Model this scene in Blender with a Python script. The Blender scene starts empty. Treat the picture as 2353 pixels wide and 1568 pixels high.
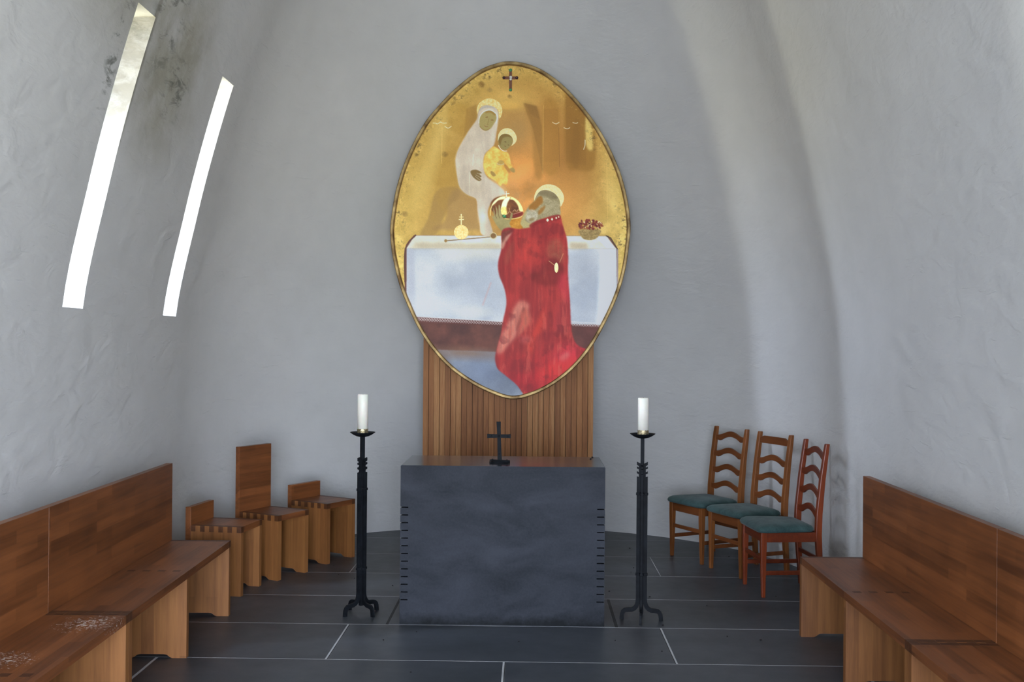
import bpy, math, random
import numpy as np
from mathutils import Vector, Matrix

random.seed(7); rng = np.random.default_rng(11)
SC = bpy.context.scene
COL = SC.collection

# ------------------------------------------------------------------ camera
PITCH, ROLL, YAW, FPX = 0.004871, 0.008287, -0.018290, 2400.0
CAM = Vector((0, 0, 1.7))
fw = Vector((math.sin(YAW)*math.cos(PITCH), math.cos(YAW)*math.cos(PITCH), math.sin(PITCH)))
rt0 = Vector((math.cos(YAW), -math.sin(YAW), 0)); up0 = rt0.cross(fw)
RT = rt0*math.cos(ROLL) + up0*math.sin(ROLL); UP = -rt0*math.sin(ROLL) + up0*math.cos(ROLL)
cd = bpy.data.cameras.new('camera'); cam = bpy.data.objects.new('camera', cd); COL.objects.link(cam)
m = Matrix.Identity(4)
for i in range(3):
    m[i][0], m[i][1], m[i][2], m[i][3] = RT[i], UP[i], -fw[i], CAM[i]
cam.matrix_world = m
cd.sensor_width = 36.0; cd.lens = FPX/2353.0*36.0; cd.clip_end = 200
SC.camera = cam
def at_y(px, py, Y):           # where the line of sight through a point of the photo meets the plane y = Y
    d = fw + RT*((px-1176.5)/FPX) - UP*((py-784)/FPX)
    t = Y/d.y
    return Vector((d.x*t, Y, 1.7 + d.z*t))
def at_z(px, py, z):
    d = fw + RT*((px-1176.5)/FPX) - UP*((py-784)/FPX)
    t = (z-1.7)/d.z
    return Vector((d.x*t, d.y*t, z))

# ------------------------------------------------------------------ view + world + lights
SC.view_settings.view_transform = 'Standard'; SC.view_settings.look = 'None'
SC.view_settings.gamma = 1.0; SC.view_settings.use_curve_mapping = False
SC.view_settings.exposure = 0.25
try:
    SC.cycles.use_denoising = True
    SC.cycles.max_bounces = 12; SC.cycles.diffuse_bounces = 8
    SC.cycles.sample_clamp_indirect = 6.0
    SC.cycles.caustics_reflective = False; SC.cycles.caustics_refractive = False
except Exception: pass

SLITS = [(6.90, 7.155), (5.41, 5.66), (2.43, 2.68), (0.94, 1.19), (-0.55, -0.30)]   # y ranges of narrow left-wall openings; nearer ones are unseen, added for light
ADDED_RSLITS = [(2.43, 2.68), (0.94, 1.19), (-0.55, -0.30)]  # openings in the right wall, unseen and added to light the room
SLIT_Z = (1.885, 3.48)
SKY_GAIN = 1.55
W = bpy.data.worlds.new('daylight'); SC.world = W; W.use_nodes = True
nt = W.node_tree; nt.nodes.clear()
def N(nt, t, **k):
    n = nt.nodes.new(t)
    for a, b in k.items(): setattr(n, a, b)
    return n
out = N(nt, 'ShaderNodeOutputWorld'); bg = N(nt, 'ShaderNodeBackground')
bg.inputs['Color'].default_value = (0.80, 0.90, 1.0, 1)
# overcast sky; bright band added to throw the light edge on the right wall
tc = N(nt, 'ShaderNodeTexCoord'); sx_ = N(nt, 'ShaderNodeSeparateXYZ'); nt.links.new(tc.outputs['Generated'], sx_.inputs[0])
def wm(op, a, b=0.0):
    q = N(nt, 'ShaderNodeMath', operation=op)
    for i_, v_ in enumerate((a, b)):
        if isinstance(v_, (int, float)): q.inputs[i_].default_value = v_
        else: nt.links.new(v_, q.inputs[i_])
    return q.outputs[0]
bearing = wm('ARCTAN2', wm('MULTIPLY', sx_.outputs[1], -1.0), wm('MULTIPLY', sx_.outputs[0], -1.0))   # 0 = square on to the left wall
mr = N(nt, 'ShaderNodeMapRange'); mr.inputs['From Min'].default_value = -math.pi; mr.inputs['From Max'].default_value = math.pi
nt.links.new(bearing, mr.inputs['Value'])
cr_ = N(nt, 'ShaderNodeValToRGB'); el = cr_.color_ramp.elements
def pos(slope): return 0.5 + math.atan(slope)/(2*math.pi)
SKY_STOPS = [(0.0, 11), (pos(-0.3), 9), (pos(0.10), 15), (pos(0.23), 31), (pos(0.355), 58), (pos(0.385), 3), (0.5+0.24, 3), (0.5+0.28, 11), (1.0, 11)]
while len(el) < len(SKY_STOPS): el.new(0.5)
for e_, (p_, v_) in zip(el, SKY_STOPS): e_.position = p_; e_.color = (v_/60,)*3 + (1,)
nt.links.new(mr.outputs[0], cr_.inputs[0])
# below the horizon lies meadow: dimmer and greener than the sky
hz = N(nt, 'ShaderNodeMapRange'); hz.inputs['From Min'].default_value = -0.06; hz.inputs['From Max'].default_value = 0.06
hz.inputs['To Min'].default_value = 0.55; nt.links.new(sx_.outputs[2], hz.inputs['Value'])
hc = N(nt, 'ShaderNodeMapRange'); hc.inputs['From Min'].default_value = -0.06; hc.inputs['From Max'].default_value = 0.06; nt.links.new(sx_.outputs[2], hc.inputs['Value'])
mc = N(nt, 'ShaderNodeMix', data_type='RGBA'); mc.inputs[6].default_value = (1.0, 0.97, 0.72, 1); mc.inputs[7].default_value = (0.72, 0.81, 1.0, 1)
nt.links.new(hc.outputs[0], mc.inputs[0]); nt.links.new(mc.outputs[2], bg.inputs['Color'])
nt.links.new(wm('MULTIPLY', wm('MULTIPLY', cr_.outputs[0], 60*SKY_GAIN), hz.outputs[0]), bg.inputs['Strength']); nt.links.new(bg.outputs[0], out.inputs['Surface'])

def area(name, loc, direction, sx, sy, power, color, portal=False):
    l = bpy.data.lights.new(name, 'AREA'); l.shape = 'RECTANGLE'; l.size = sx; l.size_y = sy
    l.energy = power; l.color = color
    if portal: l.cycles.is_portal = True
    o = bpy.data.objects.new(name, l); COL.objects.link(o)
    o.location = loc; o.rotation_euler = Vector(direction).to_track_quat('-Z', 'Y').to_euler()
    return o
# added fill light at a made-up wide entrance, unseen behind the visitor
area('added_rear_fill', (0.0, -2.0, 1.15), (0, 1, 0.0), 3.4, 2.1, 310, (0.71, 0.80, 1.0))
for a_, b_ in ADDED_RSLITS:
    area('slit_daylight', (2.39, (a_+b_)/2, sum(SLIT_Z)/2), (-1, 0, 0), 0.5, 1.9, 1, (1, 1, 1), portal=True)
for a_, b_ in SLITS:
    area('slit_daylight', (-2.72, (a_+b_)/2, sum(SLIT_Z)/2), (1, 0, 0), 0.5, 1.9, 1, (1, 1, 1), portal=True)

# ------------------------------------------------------------------ helpers
def tag(o, label=None, cat=None, group=None, kind=None):
    if label: o['label'] = label
    if cat: o['category'] = cat
    if group: o['group'] = group
    if kind: o['kind'] = kind
    return o
def empty(name, loc=(0, 0, 0), rz=0.0):
    o = bpy.data.objects.new(name, None); COL.objects.link(o)
    o.location = loc; o.rotation_euler = (0, 0, rz); o.empty_display_size = 0.1
    return o
def copy_tree(o, parent=None):
    c = o.copy(); COL.objects.link(c); c.parent = parent
    for ch in list(o.children): copy_tree(ch, c)
    return c

class MB:
    def __init__(s): s.v = []; s.f = []; s.mi = []; s.sm = []
    def add(s, vs, fs, mi=0, smooth=False):
        b = len(s.v); s.v += [tuple(v) for v in vs]
        for f in fs: s.f.append(tuple(b+i for i in f)); s.mi.append(mi); s.sm.append(smooth)
    def box(s, lo, hi, mi=0):
        x0, y0, z0 = lo; x1, y1, z1 = hi
        s.add([(x0,y0,z0),(x1,y0,z0),(x1,y1,z0),(x0,y1,z0),(x0,y0,z1),(x1,y0,z1),(x1,y1,z1),(x0,y1,z1)],
              [(0,3,2,1),(4,5,6,7),(0,1,5,4),(1,2,6,5),(2,3,7,6),(3,0,4,7)], mi)
    def prism(s, pts, d0, d1, f, mi=0, smooth=False):
        """closed outline pts (u,v) extruded from d0 to d1; f(u,v,d) -> xyz"""
        n = len(pts)
        vs = [f(u, v, d0) for u, v in pts] + [f(u, v, d1) for u, v in pts]
        s.add(vs, [tuple(range(n))[::-1], tuple(range(n, 2*n))], mi)
        b = len(s.v) - 2*n
        for i in range(n):
            j = (i+1) % n
            s.f.append((b+i, b+j, b+n+j, b+n+i)); s.mi.append(mi); s.sm.append(smooth)
    def lathe(s, prof, n=32, c=(0, 0, 0), mi=0, smooth=True):
        vs = []; fs = []
        for r, z in prof:
            for k in range(n):
                a = 2*math.pi*k/n; vs.append((c[0]+r*math.cos(a), c[1]+r*math.sin(a), c[2]+z))
        for i in range(len(prof)-1):
            for k in range(n):
                k2 = (k+1) % n
                fs.append((i*n+k, i*n+k2, (i+1)*n+k2, (i+1)*n+k))
        s.add(vs, fs, mi, smooth)
        if prof[0][0] > 1e-5: s.add([vs[k] for k in range(n)], [tuple(range(n))[::-1]], mi)
        if prof[-1][0] > 1e-5: s.add([vs[(len(prof)-1)*n+k] for k in range(n)], [tuple(range(n))], mi)
    def loft(s, rings, mi=0, smooth=False, caps=True):
        n = len(rings[0]); vs = [p for r in rings for p in r]; fs = []
        for i in range(len(rings)-1):
            for k in range(n):
                k2 = (k+1) % n; fs.append((i*n+k, i*n+k2, (i+1)*n+k2, (i+1)*n+k))
        s.add(vs, fs, mi, smooth)
        if caps:
            s.add(rings[0], [tuple(range(n))[::-1]], mi); s.add(rings[-1], [tuple(range(n))], mi)
    def build(s, name, mats, parent=None, bevel=0.0, seg=2):
        me = bpy.data.meshes.new(name); me.from_pydata(s.v, [], s.f)
        for mt in (mats if isinstance(mats, (list, tuple)) else [mats]): me.materials.append(mt)
        me.polygons.foreach_set('material_index', s.mi); me.polygons.foreach_set('use_smooth', s.sm)
        import bmesh
        bm = bmesh.new(); bm.from_mesh(me)
        bmesh.ops.remove_doubles(bm, verts=bm.verts, dist=1e-5)
        bmesh.ops.recalc_face_normals(bm, faces=bm.faces)
        bm.to_mesh(me); bm.free(); me.update()
        o = bpy.data.objects.new(name, me); COL.objects.link(o); o.parent = parent
        if bevel:
            b = o.modifiers.new('edge', 'BEVEL'); b.width = bevel; b.segments = seg
            b.limit_method = 'ANGLE'; b.angle_limit = math.radians(35)
        return o

def lin(c):
    c = np.asarray(c, float)/255.0
    return np.where(c <= 0.04045, c/12.92, ((c+0.055)/1.055)**2.4)
def srgb(r, g, b): return tuple(float(x) for x in lin((r, g, b))) + (1.0,)

# ------------------------------------------------------------------ materials
def base_mat(name, rough=0.6, metal=0.0, spec=0.5):
    mt = bpy.data.materials.new(name); mt.use_nodes = True; nt = mt.node_tree
    b = nt.nodes['Principled BSDF']; b.inputs['Roughness'].default_value = rough
    b.inputs['Metallic'].default_value = metal; b.inputs['Specular IOR Level'].default_value = spec
    return mt, nt, b
def ramp(nt, fac, stops):
    r = N(nt, 'ShaderNodeValToRGB'); e = r.color_ramp.elements
    while len(e) < len(stops): e.new(0.5)
    for el, (p, c) in zip(e, stops): el.position = p; el.color = c if len(c) == 4 else (*c, 1)
    nt.links.new(fac, r.inputs[0]); return r.outputs[0]
def noise(nt, vec, scale, detail=4, rough=0.55, dist=0.0):
    n = N(nt, 'ShaderNodeTexNoise'); n.inputs['Scale'].default_value = scale; n.inputs['Detail'].default_value = detail
    n.inputs['Roughness'].default_value = rough; n.inputs['Distortion'].default_value = dist
    if vec is not None: nt.links.new(vec, n.inputs['Vector'])
    return n.outputs['Fac']
def mapping(nt, src, scale=(1, 1, 1), rot=(0, 0, 0), loc=(0, 0, 0)):
    mp = N(nt, 'ShaderNodeMapping'); mp.inputs['Scale'].default_value = scale
    mp.inputs['Rotation'].default_value = rot; mp.inputs['Location'].default_value = loc
    nt.links.new(src, mp.inputs['Vector']); return mp.outputs[0]
def mix(nt, fac, a, b, mode='MIX'):
    m_ = N(nt, 'ShaderNodeMix', data_type='RGBA', blend_type=mode)
    for idx, val in ((0, fac), (6, a), (7, b)):
        if isinstance(val, (int, float)): m_.inputs[idx].default_value = val
        elif isinstance(val, tuple): m_.inputs[idx].default_value = val
        else: nt.links.new(val, m_.inputs[idx])
    return m_.outputs[2]
def math_(nt, op, a, b=0.0, clamp=False):
    m_ = N(nt, 'ShaderNodeMath', operation=op, use_clamp=clamp)
    for i, v in enumerate((a, b)):
        if isinstance(v, (int, float)): m_.inputs[i].default_value = v
        else: nt.links.new(v, m_.inputs[i])
    return m_.outputs[0]
def bump(nt, h, strength, dist, b):
    bp = N(nt, 'ShaderNodeBump'); bp.inputs['Strength'].default_value = strength; bp.inputs['Distance'].default_value = dist
    nt.links.new(h, bp.inputs['Height']); nt.links.new(bp.outputs[0], b.inputs['Normal'])

def wood(name, grain, c_dark, c_light, rough=0.42, stave=0.055, length=0.55, varia=0.5, topend=False, dust=()):
    """solid timber glued up from staves; grain = axis the fibres run along (0, 1, 2)"""
    mt, nt, b = base_mat(name, rough, spec=0.4)
    tc = N(nt, 'ShaderNodeTexCoord'); oi = N(nt, 'ShaderNodeObjectInfo')
    sep = N(nt, 'ShaderNodeSeparateXYZ'); nt.links.new(tc.outputs['Object'], sep.inputs[0])
    ax = [0, 1, 2]; ax.remove(grain)
    cross = math_(nt, 'ADD', sep.outputs[ax[0]], sep.outputs[ax[1]])
    rnd = math_(nt, 'MULTIPLY', oi.outputs['Random'], 7.0)
    cmb = N(nt, 'ShaderNodeCombineXYZ'); nt.links.new(math_(nt, 'ADD', sep.outputs[grain], rnd), cmb.inputs[0]); nt.links.new(cross, cmb.inputs[1])
    br = N(nt, 'ShaderNodeTexBrick'); nt.links.new(cmb.outputs[0], br.inputs['Vector'])
    br.inputs['Scale'].default_value = 1.0; br.inputs['Brick Width'].default_value = length; br.inputs['Row Height'].default_value = stave
    br.inputs['Mortar Size'].default_value = 0.0004; br.inputs['Mortar Smooth'].default_value = 0.5
    br.inputs['Color1'].default_value = (0, 0, 0, 1); br.inputs['Color2'].default_value = (1, 1, 1, 1); br.inputs['Mortar'].default_value = (0.3, 0.3, 0.3, 1)
    br.offset = 0.37
    cv = N(nt, 'ShaderNodeCombineXYZ')
    nt.links.new(math_(nt, 'ADD', math_(nt, 'MULTIPLY', sep.outputs[grain], 1.6), rnd), cv.inputs[0])
    nt.links.new(math_(nt, 'MULTIPLY', sep.outputs[ax[0]], 34), cv.inputs[1]); nt.links.new(math_(nt, 'MULTIPLY', sep.outputs[ax[1]], 34), cv.inputs[2])
    g1 = noise(nt, cv.outputs[0], 1.0, 5, 0.6, 0.4); g2 = noise(nt, cv.outputs[0], 7.0, 3, 0.6)
    big = noise(nt, tc.outputs['Object'], 3.0, 2)
    f = math_(nt, 'ADD', math_(nt, 'MULTIPLY', g1, 0.62), math_(nt, 'MULTIPLY', g2, 0.2))
    f = math_(nt, 'ADD', f, math_(nt, 'MULTIPLY', math_(nt, 'SUBTRACT', br.outputs['Color'], 0.5), varia*0.5))
    f = math_(nt, 'ADD', f, math_(nt, 'MULTIPLY', math_(nt, 'SUBTRACT', big, 0.5), 0.35))
    c = ramp(nt, f, [(0.18, c_dark), (0.68, c_light)])
    for cx_, cy_, rr_ in dust:      # spilled plaster dust
        gp = N(nt, 'ShaderNodeNewGeometry'); v_ = mapping(nt, gp.outputs['Position'], (1/rr_, 1/rr_, 1/rr_), loc=(-cx_/rr_, -cy_/rr_, -0.466/rr_))
        L_ = N(nt, 'ShaderNodeVectorMath', operation='LENGTH'); nt.links.new(v_, L_.inputs[0])
        near_ = math_(nt, 'SUBTRACT', 1.0, L_.outputs['Value'], True)
        spk = ramp(nt, math_(nt, 'ADD', noise(nt, gp.outputs['Position'], 70, 4, 0.7), math_(nt, 'MULTIPLY', near_, 0.16)), [(0.62, (0, 0, 0)), (0.70, (1, 1, 1))])
        c = mix(nt, math_(nt, 'MULTIPLY', math_(nt, 'MULTIPLY', spk, math_(nt, 'GREATER_THAN', near_, 0.02)), 0.75), c, srgb(206, 200, 192))
    if topend:      # end grain on the fingers that come up through the seat
        sn = N(nt, 'ShaderNodeSeparateXYZ'); nt.links.new(tc.outputs['Normal'], sn.inputs[0])
        c = mix(nt, math_(nt, 'GREATER_THAN', sn.outputs[2], 0.9), c, srgb(74, 40, 20))
    nt.links.new(c, b.inputs['Base Color'])
    nt.links.new(math_(nt, 'ADD', rough-0.06, math_(nt, 'MULTIPLY', g2, 0.14)), b.inputs['Roughness'])
    bump(nt, g2, 0.12, 0.002, b)
    return mt
W_D, W_L = srgb(84, 46, 22), srgb(140, 84, 45)
P_D, P_L = srgb(108, 66, 32), srgb(156, 104, 56)
seat_x = wood('seat_timber_x', 0, W_D, W_L); seat_y = wood('seat_timber_y', 1, W_D, W_L)
seat_dusty = wood('seat_timber_with_dust', 0, W_D, W_L, dust=((-1.93, 4.56, 0.17), (-2.02, 4.02, 0.13)))
panel_z = wood('panel_timber', 2, P_D, P_L, 0.5, 0.07, 1.2, topend=True)
endgrain = wood('end_grain_timber', 0, srgb(62, 34, 16), srgb(96, 56, 28), 0.5, 0.06, 0.3, 0.15)
chair_wood = wood('chair_timber', 2, srgb(90, 50, 20), srgb(146, 88, 42), 0.35, 0.3, 2.0, 0.1)
chair_wood_x = wood('chair_timber_across', 0, srgb(80, 42, 18), srgb(130, 74, 36), 0.35, 0.3, 2.0, 0.1)
chair_red = wood('red_chair_timber', 2, srgb(88, 33, 10), srgb(136, 58, 20), 0.33, 0.3, 2.0, 0.1)
chair_red_x = wood('red_chair_timber_across', 0, srgb(80, 30, 10), srgb(122, 50, 18), 0.33, 0.3, 2.0, 0.1)

def slat_mat():
    mt, nt, b = base_mat('oak_slats', 0.6, spec=0.3)
    tc = N(nt, 'ShaderNodeTexCoord'); ge = N(nt, 'ShaderNodeNewGeometry')
    off = N(nt, 'ShaderNodeCombineXYZ'); nt.links.new(math_(nt, 'MULTIPLY', ge.outputs['Random Per Island'], 40), off.inputs[2])
    add = N(nt, 'ShaderNodeVectorMath', operation='ADD'); nt.links.new(tc.outputs['Object'], add.inputs[0]); nt.links.new(off.outputs[0], add.inputs[1])
    v = mapping(nt, add.outputs[0], (30, 30, 1.3))
    g = noise(nt, v, 1.0, 5, 0.6, 0.8); g2 = noise(nt, v, 9.0, 3, 0.6)
    f = math_(nt, 'ADD', math_(nt, 'MULTIPLY', g, 0.5), math_(nt, 'MULTIPLY', g2, 0.25))
    f = math_(nt, 'ADD', f, math_(nt, 'MULTIPLY', math_(nt, 'SUBTRACT', ge.outputs['Random Per Island'], 0.5), 0.26))
    c = ramp(nt, f, [(0.08, srgb(104, 62, 34)), (0.42, srgb(160, 108, 64)), (0.72, srgb(204, 158, 104))])
    nt.links.new(c, b.inputs['Base Color']); bump(nt, g2, 0.15, 0.002, b); return mt
oak = slat_mat()

def plaster(name, stains=False):
    mt, nt, b = base_mat(name, 0.9, spec=0.15)
    ge = N(nt, 'ShaderNodeNewGeometry'); P = ge.outputs['Position']
    big = noise(nt, P, 0.9, 3); fine = noise(nt, P, 5.0, 5)
    c = ramp(nt, math_(nt, 'ADD', math_(nt, 'MULTIPLY', big, 0.6), math_(nt, 'MULTIPLY', fine, 0.4)),
             [(0.3, (0.535, 0.533, 0.520)), (0.7, (0.595, 0.592, 0.578))])
    if stains:
        def blob(cx, cy, cz, rx, ry, rz):
            v = mapping(nt, P, (1/rx, 1/ry, 1/rz), loc=(-cx/rx, -cy/ry, -cz/rz))
            L = N(nt, 'ShaderNodeVectorMath', operation='LENGTH'); nt.links.new(v, L.inputs[0])
            mr = N(nt, 'ShaderNodeMapRange'); mr.interpolation_type = 'SMOOTHSTEP'
            mr.inputs['From Min'].default_value = 1.0; mr.inputs['From Max'].default_value = 0.25
            nt.links.new(L.outputs['Value'], mr.inputs['Value']); return mr.outputs[0]
        # damp, greenish discolouring round the head of the first slit and the plaster above
        damp = math_(nt, 'MAXIMUM', blob(-2.1, 6.05, 3.35, 1.2, 0.85, 0.85), blob(-2.1, 5.2, 3.75, 1.2, 0.9, 0.75))
        n1 = noise(nt, P, 3.0, 6, 0.65)
        d1 = math_(nt, 'MULTIPLY', damp, ramp(nt, n1, [(0.30, (0.35,)*3), (0.6, (1,)*3)]))
        c = mix(nt, math_(nt, 'MULTIPLY', d1, 0.9), c, (0.315, 0.298, 0.235, 1))
        # grime run down the cheek of the first slit from its head
        grime = math_(nt, 'MAXIMUM', blob(-2.15, 5.66, 3.55, 0.9, 0.035, 0.55), blob(-2.15, 5.66, 3.3, 0.9, 0.035, 0.75))
        n3 = noise(nt, mapping(nt, P, (6, 6, 9)), 1.0, 8, 0.7, 0.4)
        c = mix(nt, math_(nt, 'MULTIPLY', grime, ramp(nt, n3, [(0.38, (0.45,)*3), (0.56, (0.95,)*3)])), c, (0.235, 0.220, 0.180, 1))
        near = math_(nt, 'MAXIMUM', blob(-2.0, 5.85, 3.52, 1.2, 0.34, 0.42), math_(nt, 'MAXIMUM', blob(-2.0, 6.2, 3.22, 1.2, 0.3, 0.28), blob(-2.1, 5.33, 3.2, 1.2, 0.12, 0.5)))
        v2 = mapping(nt, P, (5, 5, 11), rot=(0.7, 0, 0))
        n2 = noise(nt, v2, 1.0, 9, 0.72, 0.6)
        m2 = math_(nt, 'MULTIPLY', near, ramp(nt, n2, [(0.52, (0, 0, 0)), (0.62, (1, 1, 1))]))
        c = mix(nt, math_(nt, 'MULTIPLY', m2, 0.8), c, (0.13, 0.135, 0.115, 1))
    nt.links.new(c, b.inputs['Base Color'])
    v = mapping(nt, P, (2.2, 2.2, 4.5), rot=(0.35, 0.5, 0.3))
    h = math_(nt, 'ADD', math_(nt, 'MULTIPLY', noise(nt, v, 1.6, 3, 0.5, 0.5), 1.0), math_(nt, 'MULTIPLY', noise(nt, v, 7.0, 6, 0.6), 0.22))
    h = math_(nt, 'ADD', h, math_(nt, 'MULTIPLY', noise(nt, P, 60, 4, 0.6), 0.035))
    vs = mapping(nt, P, (3, 3, 14), rot=(0.9, 0.4, 0.2))
    scr = ramp(nt, noise(nt, vs, 1.4, 5, 0.6, 0.5), [(0.62, (0, 0, 0)), (0.72, (1, 1, 1))])
    h = math_(nt, 'ADD', h, math_(nt, 'MULTIPLY', scr, 0.12))
    bump(nt, h, 0.65, 0.022, b)
    return mt
plaster_m = plaster('lime_plaster'); plaster_stained = plaster('lime_plaster_with_damp_stains', True)

def stone(name, c0, c1, rough, bmp=0.06, island=False, spec=0.5):
    mt, nt, b = base_mat(name, rough, spec=spec)
    ge = N(nt, 'ShaderNodeNewGeometry'); P = ge.outputs['Position']
    v = mapping(nt, P, (1, 1.5, 1.6))
    f = math_(nt, 'ADD', math_(nt, 'MULTIPLY', noise(nt, v, 2.2, 5, 0.6, 0.4), 0.75), math_(nt, 'MULTIPLY', noise(nt, P, 60, 3, 0.7), 0.25))
    if island: f = math_(nt, 'ADD', f, math_(nt, 'MULTIPLY', math_(nt, 'SUBTRACT', ge.outputs['Random Per Island'], 0.5), 0.16))
    c = ramp(nt, f, [(0.3, c0), (0.7, c1)]); nt.links.new(c, b.inputs['Base Color'])
    nt.links.new(math_(nt, 'ADD', rough-0.08, math_(nt, 'MULTIPLY', noise(nt, P, 8, 4), 0.16)), b.inputs['Roughness'])
    bump(nt, noise(nt, P, 90, 4, 0.6), bmp, 0.003, b); return mt
slate = stone('slate_paving', srgb(48, 53, 58), srgb(66, 70, 76), 0.42, island=True)
grout = stone('grout', srgb(158, 160, 163), srgb(190, 192, 194), 0.8)
dark_joint = stone('dark_joint', srgb(30, 32, 34), srgb(60, 62, 62), 0.8)
def altar_mat():
    mt, nt, b = base_mat('altar_slate', 0.35, spec=0.12)
    ge = N(nt, 'ShaderNodeNewGeometry'); P = ge.outputs['Position']
    v = mapping(nt, P, (1, 1.5, 2.0))
    f = math_(nt, 'ADD', math_(nt, 'MULTIPLY', noise(nt, v, 2.6, 5, 0.6, 0.6), 0.75), math_(nt, 'MULTIPLY', noise(nt, P, 70, 3, 0.7), 0.25))
    c = ramp(nt, f, [(0.32, srgb(37, 40, 45)), (0.66, srgb(59, 62, 69))])
    sp = N(nt, 'ShaderNodeSeparateXYZ'); nt.links.new(P, sp.inputs[0])
    # tide mark of grime low on the stone
    low = N(nt, 'ShaderNodeMapRange'); low.inputs['From Min'].default_value = 0.075; low.inputs['From Max'].default_value = 0.0
    nt.links.new(math_(nt, 'ADD', sp.outputs[2], math_(nt, 'MULTIPLY', math_(nt, 'SUBTRACT', noise(nt, P, 9, 5, 0.7), 0.5), 0.16)), low.inputs['Value'])
    c = mix(nt, math_(nt, 'MULTIPLY', low.outputs[0], 0.85, True), c, srgb(14, 17, 17))
    nt.links.new(c, b.inputs['Base Color'])
    up = N(nt, 'ShaderNodeSeparateXYZ'); nt.links.new(ge.outputs['Normal'], up.inputs[0])
    pol = math_(nt, 'GREATER_THAN', up.outputs[2], 0.9)       # the mensa is polished, the sides honed
    nt.links.new(math_(nt, 'SUBTRACT', 0.6, math_(nt, 'MULTIPLY', pol, 0.45)), b.inputs['Roughness'])
    nt.links.new(math_(nt, 'ADD', 0.12, math_(nt, 'MULTIPLY', pol, 0.22)), b.inputs['Specular IOR Level'])
    bump(nt, noise(nt, P, 80, 4, 0.6), 0.05, 0.002, b); return mt
altar_m = altar_mat()

def metal_noise(name, c0, c1, rough, metal, sc=18, bmp=0.3):
    mt, nt, b = base_mat(name, rough, metal)
    tc = N(nt, 'ShaderNodeTexCoord')
    f = noise(nt, tc.outputs['Object'], sc, 5, 0.6)
    nt.links.new(ramp(nt, f, [(0.35, c0), (0.65, c1)]), b.inputs['Base Color'])
    bump(nt, f, bmp, 0.003, b); return mt
iron = metal_noise('wrought_iron', srgb(14, 16, 19), srgb(26, 29, 33), 0.6, 0.0)
iron.node_tree.nodes['Principled BSDF'].inputs['Specular IOR Level'].default_value = 0.12
brass = metal_noise('aged_brass', srgb(112, 86, 52), srgb(196, 168, 112), 0.5, 0.6, 7, 0.2)
gold = metal_noise('gold_leaf', srgb(250, 212, 110), srgb(255, 244, 176), 0.4, 0.25, 60, 0.6)
gold_pale = metal_noise('pale_gold_leaf', srgb(255, 236, 150), srgb(255, 248, 196), 0.4, 0.15, 60, 0.5)
silver_band = metal_noise('tarnished_brass_band', srgb(110, 92, 58), srgb(206, 194, 158), 0.3, 0.85, 120, 0.8)
def plain(name, c, rough=0.5, metal=0.0, sss=0.0):
    mt, nt, b = base_mat(name, rough, metal)
    tc = N(nt, 'ShaderNodeTexCoord'); f = noise(nt, tc.outputs['Object'], 25, 3)
    nt.links.new(ramp(nt, f, [(0.2, tuple(x*0.9 for x in c[:3])), (0.8, c)]), b.inputs['Base Color'])
    if sss: b.inputs['Subsurface Weight'].default_value = sss; b.inputs['Subsurface Scale'].default_value = 0.02
    return mt
wax = plain('candle_wax', srgb(240, 238, 226), 0.4, sss=0.3)
wick_m = plain('wick', srgb(30, 26, 24), 0.9)
rust_wood = plain('brown_enamel', srgb(120, 70, 46), 0.4)
green_gem = plain('green_glass', srgb(70, 150, 100), 0.1)
clear_gem = plain('clear_glass', srgb(225, 225, 215), 0.1)
dark_gem = plain('dark_glass', srgb(60, 30, 34), 0.1)
crumb_m = plain('crumb', srgb(26, 24, 22), 0.9)
def velvet():
    mt, nt, b = base_mat('green_velour', 0.9, spec=0.1)
    tc = N(nt, 'ShaderNodeTexCoord')
    f = math_(nt, 'ADD', math_(nt, 'MULTIPLY', noise(nt, tc.outputs['Object'], 9, 5, 0.6, 0.8), 0.7), math_(nt, 'MULTIPLY', noise(nt, tc.outputs['Object'], 120, 3), 0.3))
    nt.links.new(ramp(nt, f, [(0.3, srgb(40, 60, 60)), (0.7, srgb(74, 97, 95))]), b.inputs['Base Color'])
    b.inputs['Sheen Weight'].default_value = 0.12; b.inputs['Sheen Roughness'].default_value = 0.4
    bump(nt, noise(nt, tc.outputs['Object'], 200, 3), 0.2, 0.002, b); return mt
velvet_m = velvet()

# ------------------------------------------------------------------ the shell
AX, AY = -0.165, 7.47
ZK = [0, 0.6, 1.2, 1.88, 2.57, 2.89, 3.48, 4.2, 4.8, 5.4, 6.0, 6.4]
RK = [2.354, 2.35, 2.335, 2.285, 2.145, 2.068, 1.90, 1.64, 1.36, 1.02, 0.58, 0.0]
def _pchip(xs, ys):
    h = np.diff(xs); d = np.diff(ys)/h; mm = np.zeros(len(xs)); mm[0] = d[0]; mm[-1] = d[-1]
    for i in range(1, len(xs)-1): mm[i] = 0 if d[i-1]*d[i] <= 0 else 2*d[i-1]*d[i]/(d[i-1]+d[i])
    def f(x):
        i = min(max(int(np.searchsorted(xs, x))-1, 0), len(h)-1); t = (x-xs[i])/h[i]
        return float((1+2*t)*(1-t)**2*ys[i] + t*(1-t)**2*h[i]*mm[i] + t*t*(3-2*t)*ys[i+1] + t*t*(t-1)*h[i]*mm[i+1])
    return f
RZ = _pchip(np.array(ZK), np.array(RK))
THK, YF, ZC = 0.35, -2.2, 5.2
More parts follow.
